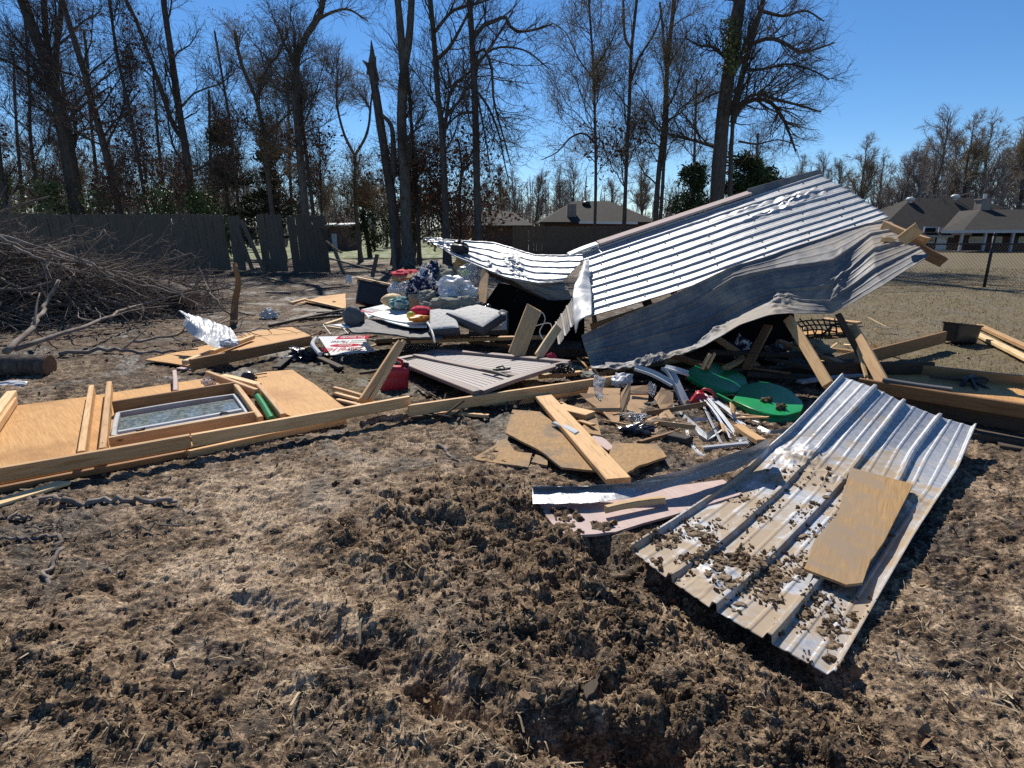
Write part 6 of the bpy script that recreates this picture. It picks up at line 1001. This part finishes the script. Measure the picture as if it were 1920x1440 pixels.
def cushion(label, q, th, bulge, seed, tagw=False):
    P = [W(*p) for p in q]; t = thing('seat_cushion', label, 'cushion', tuple(sum(P) / 4 * (1, 1, 0) + (0, 0, min(p[2] for p in P) - th)), 'grey outdoor cushions'); n = 36; f = np.linspace(0, 1, n); U, Vv = np.meshgrid(f, f); A = sum(((1 - U) * (1 - Vv))[:, :, None] * P[0] + (U * (1 - Vv))[:, :, None] * P[1] + (U * Vv)[:, :, None] * P[2] + ((1 - U) * Vv)[:, :, None] * P[3] for _ in (0,))
    N = gnorm(A); N = N if N[:, :, 2].mean() > 0 else -N; e = (np.clip(4 * U * (1 - U), 0, 1) * np.clip(4 * Vv * (1 - Vv), 0, 1)) ** .35; pk = .010 * fbm(U * 9 + seed, Vv * 9, 3); cx = A.mean((0, 1)); top_ = A + N * ((bulge * e + pk * e)[:, :, None]); bot = A - N * th - N * (bulge * .5 * e)[:, :, None]
    MB().grid(flip(top_)).grid(flip(bot)[:, ::-1]).build('cover', CUSH, t, True); i = lambda a: np.concatenate([a[0, :], a[1:, -1], a[-1, -2::-1], a[-2::-1, 0]]); a_, b_ = i(top_), i(bot); out = nrm(a_ - cx) * .012; MB().grid(np.array([a_, a_ + out - N[0, 0] * .012, (a_ + b_) / 2 + out * 1.6, b_ + out, b_])).build('side_band', CUSHD, t, True)
    if tagw: p = P[tagw - 1]; m = MB(); m.tube(resample([p + (-.06, -.02, .0), p + (-.02, -.06, .03), p + (.03, -.03, .0), p + (-.03, -.05, -.02)], 14), .012, 6); m.build('tie_strap', CABLE, t, True)
cushion('front grey seat cushion lying on top, with a pale strap', [(838, 586, 6.6), (905, 613, 6.1), (945, 586, 6.5), (893, 571, 6.95)], .09, .03, 3, 3); cushion('grey cushion half under the front one, at the left', [(806, 618, 6.3), (860, 614, 6.25), (852, 580, 6.8), (806, 580, 6.85)], .08, .025, 7); cushion('grey cushion standing in shade behind the front one', [(880, 622, 6.6), (950, 618, 6.6), (950, 584, 6.8), (890, 580, 6.85)], .08, .02, 9)
# clothes heap
heap = [('cardboard_box', CARD, 'brown cardboard box holding the striped clothes', None), ]
def obox(label, c, sz, rz, tilt=.1):
    t = thing('cardboard_box', label, 'cardboard box', (c[0], c[1], c[2] - sz[2] / 2)); x, y, z = [s / 2 for s in sz]; cr, sr = math.cos(rz), math.sin(rz); pt = lambda a, b, d: np.array((c[0] + a * cr - b * sr, c[1] + a * sr + b * cr, c[2] + d + a * tilt))
    for nm, q in (('side', [(-x, -y, -z), (x, -y, -z), (x, -y, z), (-x, -y, z)]), ('side', [(-x, y, -z), (x, y, -z), (x, y, z), (-x, y, z)]), ('side', [(-x, -y, -z), (-x, y, -z), (-x, y, z), (-x, -y, z)]), ('side', [(x, -y, -z), (x, y, -z), (x, y, z), (x, -y, z)]), ('bottom', [(-x, -y, -z), (x, -y, -z), (x, y, -z), (-x, y, -z)]), ('flap', [(-x, -y, z), (x, -y, z), (x * .9, -y * 1.5, z * .7), (-x * .9, -y * 1.5, z * .7)]), ('flap', [(x, -y, z), (x, y, z), (x * 1.4, y * .9, z * 1.4), (x * 1.4, -y * .9, z * 1.4)])): MB().slab([pt(*p) for p in q], .006, up=1).build(nm, CARD, t)
obox('cardboard box under the navy patterned clothes', W(792, 572, 7.5), (.36, .3, .34), .3); obox('cardboard box topped with red cloth at the back of the heap', W(772, 536, 8.4), (.42, .34, .36), -.2)
m = MB(); m.slab([W(905, 503, 7.5), W(917, 515, 7.4), W(912, 568, 7.0), W(893, 573, 7.05), W(898, 540, 7.3)], .008, .004, 3, up=1); tagb(m, 'cardboard_flap', CARD, 'tall torn cardboard flap in front of the dark opening', 'cardboard'); m = MB(); m.slab([W(780, 512, 8.3), W(797, 499, 8.35), W(806, 503, 8.3), W(790, 515, 8.2)], .01, up=1); tagb(m, 'cardboard_flap', CARD, 'pale cardboard flap behind the red cloth', 'cardboard')
for nm, mt, px, py, Y, rad, amp, sd_, l, ct in (('folded_cloth', CLOTHR, 768, 515, 8.35, (.24, .16, .07), .5, 41, 'red cloth on the box at the back of the heap', 'cloth'), ('clothes', CLOTHN, 795, 538, 7.6, (.28, .2, .19), .6, 42, 'navy and white patterned clothes heaped on the box', 'clothes'), ('clothes', CLOTHN, 812, 522, 7.8, (.12, .14, .2), .6, 52, 'navy patterned garment hanging on the black wire rack', 'clothes'), ('plastic_bag', FILM, 766, 550, 7.9, (.2, .16, .17), .5, 43, 'clear plastic sheeting left of the patterned clothes', 'plastic sheeting'), ('plastic_bag', BAGW, 852, 541, 7.3, (.22, .17, .17), .7, 44, 'big white plastic bag in the middle of the heap', 'bag'), ('plastic_bag', BAGW, 842, 560, 7.1, (.13, .1, .12), .7, 54, 'smaller white plastic bag in front of the big one', 'bag'), ('plastic_bag', FILM, 880, 520, 7.6, (.15, .14, .18), .6, 45, 'clear plastic bag with a lime packet, right top of the heap', 'bag'), ('clothes', CLOTHG, 838, 528, 7.8, (.26, .2, .2), .5, 46, 'olive grey cloth behind the white bags', 'clothes'), ('clothes', CLOTHG, 850, 572, 7.0, (.3, .18, .10), .5, 47, 'grey green cloth under the white bags', 'clothes'), ('printed_cloth', CLOTHT, 758, 567, 7.4, (.22, .12, .08), .5, 48, 'teal printed cloth in front of the black tub', 'cloth'), ('plastic_bag', BAGW, 742, 546, 8.2, (.09, .1, .12), .6, 49, 'small white bag between the black tub and the heap', 'bag'), ('clothes', CLOTHG, 815, 575, 7.1, (.2, .12, .08), .5, 50, 'tan grey cloth left of the white bags', 'clothes'), ('clothes', CLOTHN, 832, 552, 7.35, (.17, .12, .12), .6, 61, 'navy patterned scrap of clothing left of the big white bag', 'clothes'), ('plastic_bag', BAGW, 880, 552, 7.15, (.12, .1, .13), .7, 62, 'small white bag at the right of the big one, below the clear bag', 'bag'), ('clothes', CLOTHG, 806, 560, 7.25, (.16, .12, .10), .6, 63, 'grey cloth right of the paper label', 'clothes'), ('black_cloth', VOIDM, 868, 508, 8.0, (.22, .16, .14), .5, 64, 'black cloth behind the clear bag under the torn sheet', 'cloth'), ('plastic_bag', FILM, 800, 512, 8.1, (.12, .12, .14), .6, 65, 'clear plastic behind the red cloth', 'plastic sheeting'), ('clothes', CLOTHG, 865, 575, 6.95, (.2, .1, .12), .7, 66, 'pale green cloth below the big white bag', 'clothes'), ('clothes', CLOTHN, 776, 556, 7.45, (.12, .1, .08), .7, 67, 'dark patterned cloth over the edge of the teal cloth', 'clothes'), ('plastic_bag', BAGB, 905, 590, 7.0, (.2, .14, .12), .6, 68, 'black bag in the shade behind the cushions', 'bag'), ('ball', PALEW, 735, 562, 7.5, (.15, .1, .08), .1, 51, 'tan and white rounded cushion at the right end of the black tub', 'cushion')):
    m = MB(); bg_ = mt in (BAGW, FILM); m.blob(W(px, py, Y), rad, amp * (.55 if bg_ else .8), 2.6 if bg_ else 3.2, 4 if not bg_ else 3, sd_, True, sd_, .10 if bg_ else .02); tag(m.build(nm, mt, None, False if bg_ else True), l, ct)
m = MB(); m.blob(W(873, 512, 7.55), (.05, .03, .04), .2, 2, 2, 1); tagb(m, 'lime_packet', LIMEP, 'lime green packet in the clear bag on the heap', 'packet')
m = MB(); a, b = W(826, 500, 8.0), W(812, 552, 7.5)
for o in (0, .12): m.tube([a + (o, 0, 0), b + (o, 0, 0)], .009, 5)
for f in (.05, .3, .55, .8): p = a * (1 - f) + b * f; m.tube([p, p + (.12, 0, 0)], .007, 5)
m.tube([a, W(862, 515, 7.8)], .009, 5); m.tube([W(828, 508, 7.95), W(858, 522, 7.75)], .007, 5); m.tube([W(862, 515, 7.8), W(856, 528, 7.75)], .008, 5); tagb(m, 'wire_rack', WIREM, 'black wire rack leaning on the clothes heap', 'rack')
m = MB(); m.slab([W(789, 560, 7.25), W(803, 558, 7.25), W(804, 574, 7.2), W(791, 575, 7.2)], .004, up=1); tagb(m, 'paper_label', PAPER, 'white paper label on the box under the patterned clothes', 'paper')
for mt, px, py, Y, rad, l, nm in ((CLOTHR, 790, 586, 6.8, (.13, .06, .07), 'red cloth toy on the pale grey board', 'toy'), (ORGP, 786, 597, 6.62, (.13, .06, .035), 'orange plastic toy below the red one', 'toy'), (YELP, 771, 592, 6.7, (.05, .05, .05), 'yellow green toy left of the orange one', 'toy')):
    m = MB(); m.blob(W(px, py, Y), rad, .4, 2.2, 3, int(px), mt is CLOTHR, .5); tag(m.build(nm, mt, None, True), l, 'toy', 'bright toys on the pale board')
# ------------------------------------------------------------------ brush pile, logs, branches, foreground bits
rg = np.random.default_rng(21); n = 2300; f = rg.random(n) ** 1.3; cx = -9.6 + 3.7 * f; cy = 9.0 + 2.0 * f + rg.normal(0, .7, n); hz = (2.0 * (1 - f) ** 1.3 + .08)
z = rg.random(n) ** .6 * hz * np.exp(-((cy - 9.0 - 2.0 * f) / 1.7) ** 2) + .04
L = rg.uniform(.4, 2.3, n); d = nrm(np.stack([np.full(n, 1.0), rg.normal(.2, .6, n), rg.normal(-.25, .32, n)], 1)); k = 8; P = [np.stack([cx, cy, z], 1) - d * L[:, None] * .5]
for q in range(k - 1): d = nrm(d + rg.normal(0, .22, (n, 3))); P.append(P[-1] + d * (L / (k - 1))[:, None])
P = np.stack(P, 1); P[:, :, 2] = np.maximum(P[:, :, 2], .03); r0 = np.minimum(rg.lognormal(-4.75, .7, n), .035); Rr = r0[:, None] * np.linspace(1, .4, k)[None]
L2, r2 = sprout(P, Rr, 3600, rg, .2, 1, .6, .4, .02, .22, 5, .55, .004, .2); L2[:, :, 2] = np.maximum(L2[:, :, 2], .02)
V, Q = cat(tubes(P, Rr, 5), tubes(L2, r2, 3)); me = raw_mesh('brush_pile', V, [Q], None, True); me.materials.append(TWIGB); o = bpy.data.objects.new('brush_pile', me); C.collection.objects.link(o); tag(o, 'big heap of cut leafless branches at the left edge', 'brush pile', None, 'stuff')
BG = 'cut logs and branches of the brush pile'
def branch(pts, r0, r1, label, m=TWIGB, name='fallen_branch', k=18, twigs=0, seed=0):
    r0, r1 = r0 * .72, r1 * .72; P = resample(pts, k); rg = np.random.default_rng(seed); P[1:-1] += rg.normal(0, .012, (k - 2, 3)); Rr = np.linspace(r0, r1, k); mb = MB(); mb.tube(P, Rr, 7)
    if twigs:
        A_, B_ = sprout(P[None], Rr[None], twigs, rg, .2, 1, .8, .35, .05, .15, 6, .6, .003, .15)
        for p, r in zip(A_, B_): mb.tube(p, r, 4)
    return tag(mb.build(name, m, None, True), label, 'branch', BG)
lg = thing('log', 'thick cut log at the foot of the brush pile, left edge', 'log', tuple(G(40, 700, 0)), BG); a, b = G(-120, 690, .125), G(92, 686, .115); m = MB(); m.tube(resample([a, (a + b) / 2 + (0, 0, .015), b], 14), .115, 16, False); m.build('bark', BARK, lg, True); m = MB(); m.tube([b - nrm(b - a) * .01, b + nrm(b - a) * .012], .109, 18); m.build('cut_end', CUTW, lg)
branch([G(10, 660, .2), G(60, 615, .35), W(85, 572, 7.6), W(110, 525, 7.9)], .05, .028, 'pale crooked branch propped against the brush pile', seed=1, twigs=3); branch([W(128, 470, 8.6), W(133, 448, 8.6), W(137, 440, 8.6)], .022, .012, 'pale forked branch tip sticking up from the brush pile', seed=2, twigs=3); branch([G(28, 655, .2), G(160, 610, .3), W(270, 570, 9.2), W(380, 545, 9.8)], .04, .015, 'long straight branch along the front of the brush pile', seed=3, twigs=6); branch([G(110, 665, .05), G(200, 655, .06), G(290, 660, .06), G(372, 655, .05)], .035, .02, 'dark limb lying on the ground right of the log', seed=4, twigs=3); branch([W(-20, 435, 9), W(60, 460, 9), W(150, 490, 9.3), W(270, 530, 9.6), W(310, 560, 9.5)], .04, .015, 'long pale limb across the top of the brush pile', seed=5, twigs=10)
for i, (x, y) in enumerate(((60, 470), (110, 500), (180, 500), (40, 540), (230, 525))): branch([W(x - 90, y - 40, 8.4 + i * .2), W(x, y, 8.5 + i * .2), W(x + 90, y + 22, 8.8 + i * .2), W(x + 170, y + 60, 9.2)], .032, .012, 'sun-bleached limb on the face of the brush pile, %s from the top' % NTH[i], seed=20 + i, twigs=10)
for i, (x, y, x2, y2) in enumerate(((120, 440, 190, 425), (170, 430, 215, 470), (60, 425, 25, 408), (280, 480, 330, 450), (300, 470, 350, 480))): branch([W(x, y + 40, 9.3), W((x + x2) / 2, y, 9.2), W(x2, y2, 9.1)], .014, .006, 'thin bare twig poking out of the brush pile top, %s from the left' % NTH[i], seed=30 + i, twigs=7)
lg = thing('log', 'grey sawn log lying at the right tail of the brush pile', 'log', tuple(G(320, 575, 0)), BG); a, b = W(300, 535, 11.4), W(358, 558, 10.2); m = MB(); m.tube(resample([a, (a + b) / 2, b], 10), .15, 14, False); m.build('bark', BARKL, lg, True); m = MB(); m.tube([b - nrm(b - a) * .01, b + nrm(b - a) * .012], .143, 16); m.build('cut_end', CUTW, lg)
m = MB(); P = resample([G(438, 612, .0), W(441, 565, 9.3), W(447, 530, 9.3), W(442, 505, 9.3), W(440, 495, 9.35)], 16); m.tube(P, np.linspace(.06, .035, 16), 9); tagb(m, 'sapling_stump', PINED, 'broken reddish sapling stump standing upright right of the brush pile', 'stump', BG)
branch([G(440, 600, .05), G(410, 570, .4), W(385, 530, 10), W(372, 500, 10.2)], .02, .006, 'bare twiggy branch leaning left by the reddish stump', seed=6, twigs=14); branch([G(360, 640, .05), G(450, 622, .12), G(520, 612, .15), G(620, 610, .1)], .02, .008, 'slim branch trailing from the white metal toward the sign', seed=7, twigs=14); branch([G(250, 640, .1), G(320, 630, .1), G(400, 610, .2), G(480, 590, .25)], .025, .008, 'slim branch behind the crumpled white metal', seed=8, twigs=14)
branch([G(52, 935, .03), G(140, 942, .04), G(240, 936, .04), G(322, 938, .05)], .026, .018, 'thick grey branch on the mud below the fallen wall', seed=9, twigs=0, k=26); branch([G(318, 936, .05), G(350, 955, .03), G(383, 976, .02)], .012, .005, 'thin split end right of the thick grey branch', seed=10); branch([G(-20, 1012, .03), G(60, 1006, .03), G(112, 1002, .03)], .012, .008, 'thin dark stick entering from the left edge', seed=11); branch([G(106, 1005, .03), G(106, 1045, .03), G(84, 1075, .03), G(88, 1092, .03), G(103, 1097, .02)], .014, .012, 'crooked S-shaped stick at the left of the mud', seed=12); branch([G(-10, 975, .03), G(60, 968, .03)], .016, .012, 'short dark stick left of the S-shaped one', seed=13); branch([G(60, 1015, .02), G(85, 985, .05), G(120, 975, .03)], .008, .004, 'fine twig above the S-shaped stick', seed=14, twigs=4); branch([G(340, 985, .02), G(300, 985, .05), G(190, 1000, .02)], .008, .005, 'fine curved twig below the thick grey branch', seed=15)
branch([G(760, 978, .02), G(800, 985, .03), G(850, 1000, .02)], .014, .008, 'dark stick pressed in the middle mud', seed=16); branch([G(900, 1240, .01), G(945, 1250, .015), G(990, 1270, .01)], .012, .009, 'tan root end lying in the foreground clods', seed=17); branch([G(820, 835, .02), G(850, 860, .03), G(885, 880, .02)], .018, .012, 'short dark branch left of the brown hardboard', seed=18); branch([G(195, 1070, .02), G(232, 1078, .02)], .012, .009, 'stubby pale stick on the left mud', seed=19)
tagb(MB().board(G(1425, 1355, .05), G(1500, 1435, .0), .05, .025, (0, -.3, 1), 6, .004, (.01, .02)), 'wood_splinter', DARKW, 'dark splintered board half buried at the bottom right', 'board')
poly([(1090, 1290), (1125, 1262), (1120, 1285), (1100, 1310)], .09, .03, DARKW, 'wood_chunk', 'dark bark chunk on the clods left of the sheet corner', 'wood')
m = MB(); V, Q = leafmesh(np.array([G(1605, 1265, .04), G(780, 1395, .03), G(1450, 700, .03)][:1]), .045, np.random.default_rng(4), 2.0); m.add(V, [Q]); tagb(m, 'dead_leaf', LITTERM, 'curled tan leaf right of the sheet corner', 'leaf')
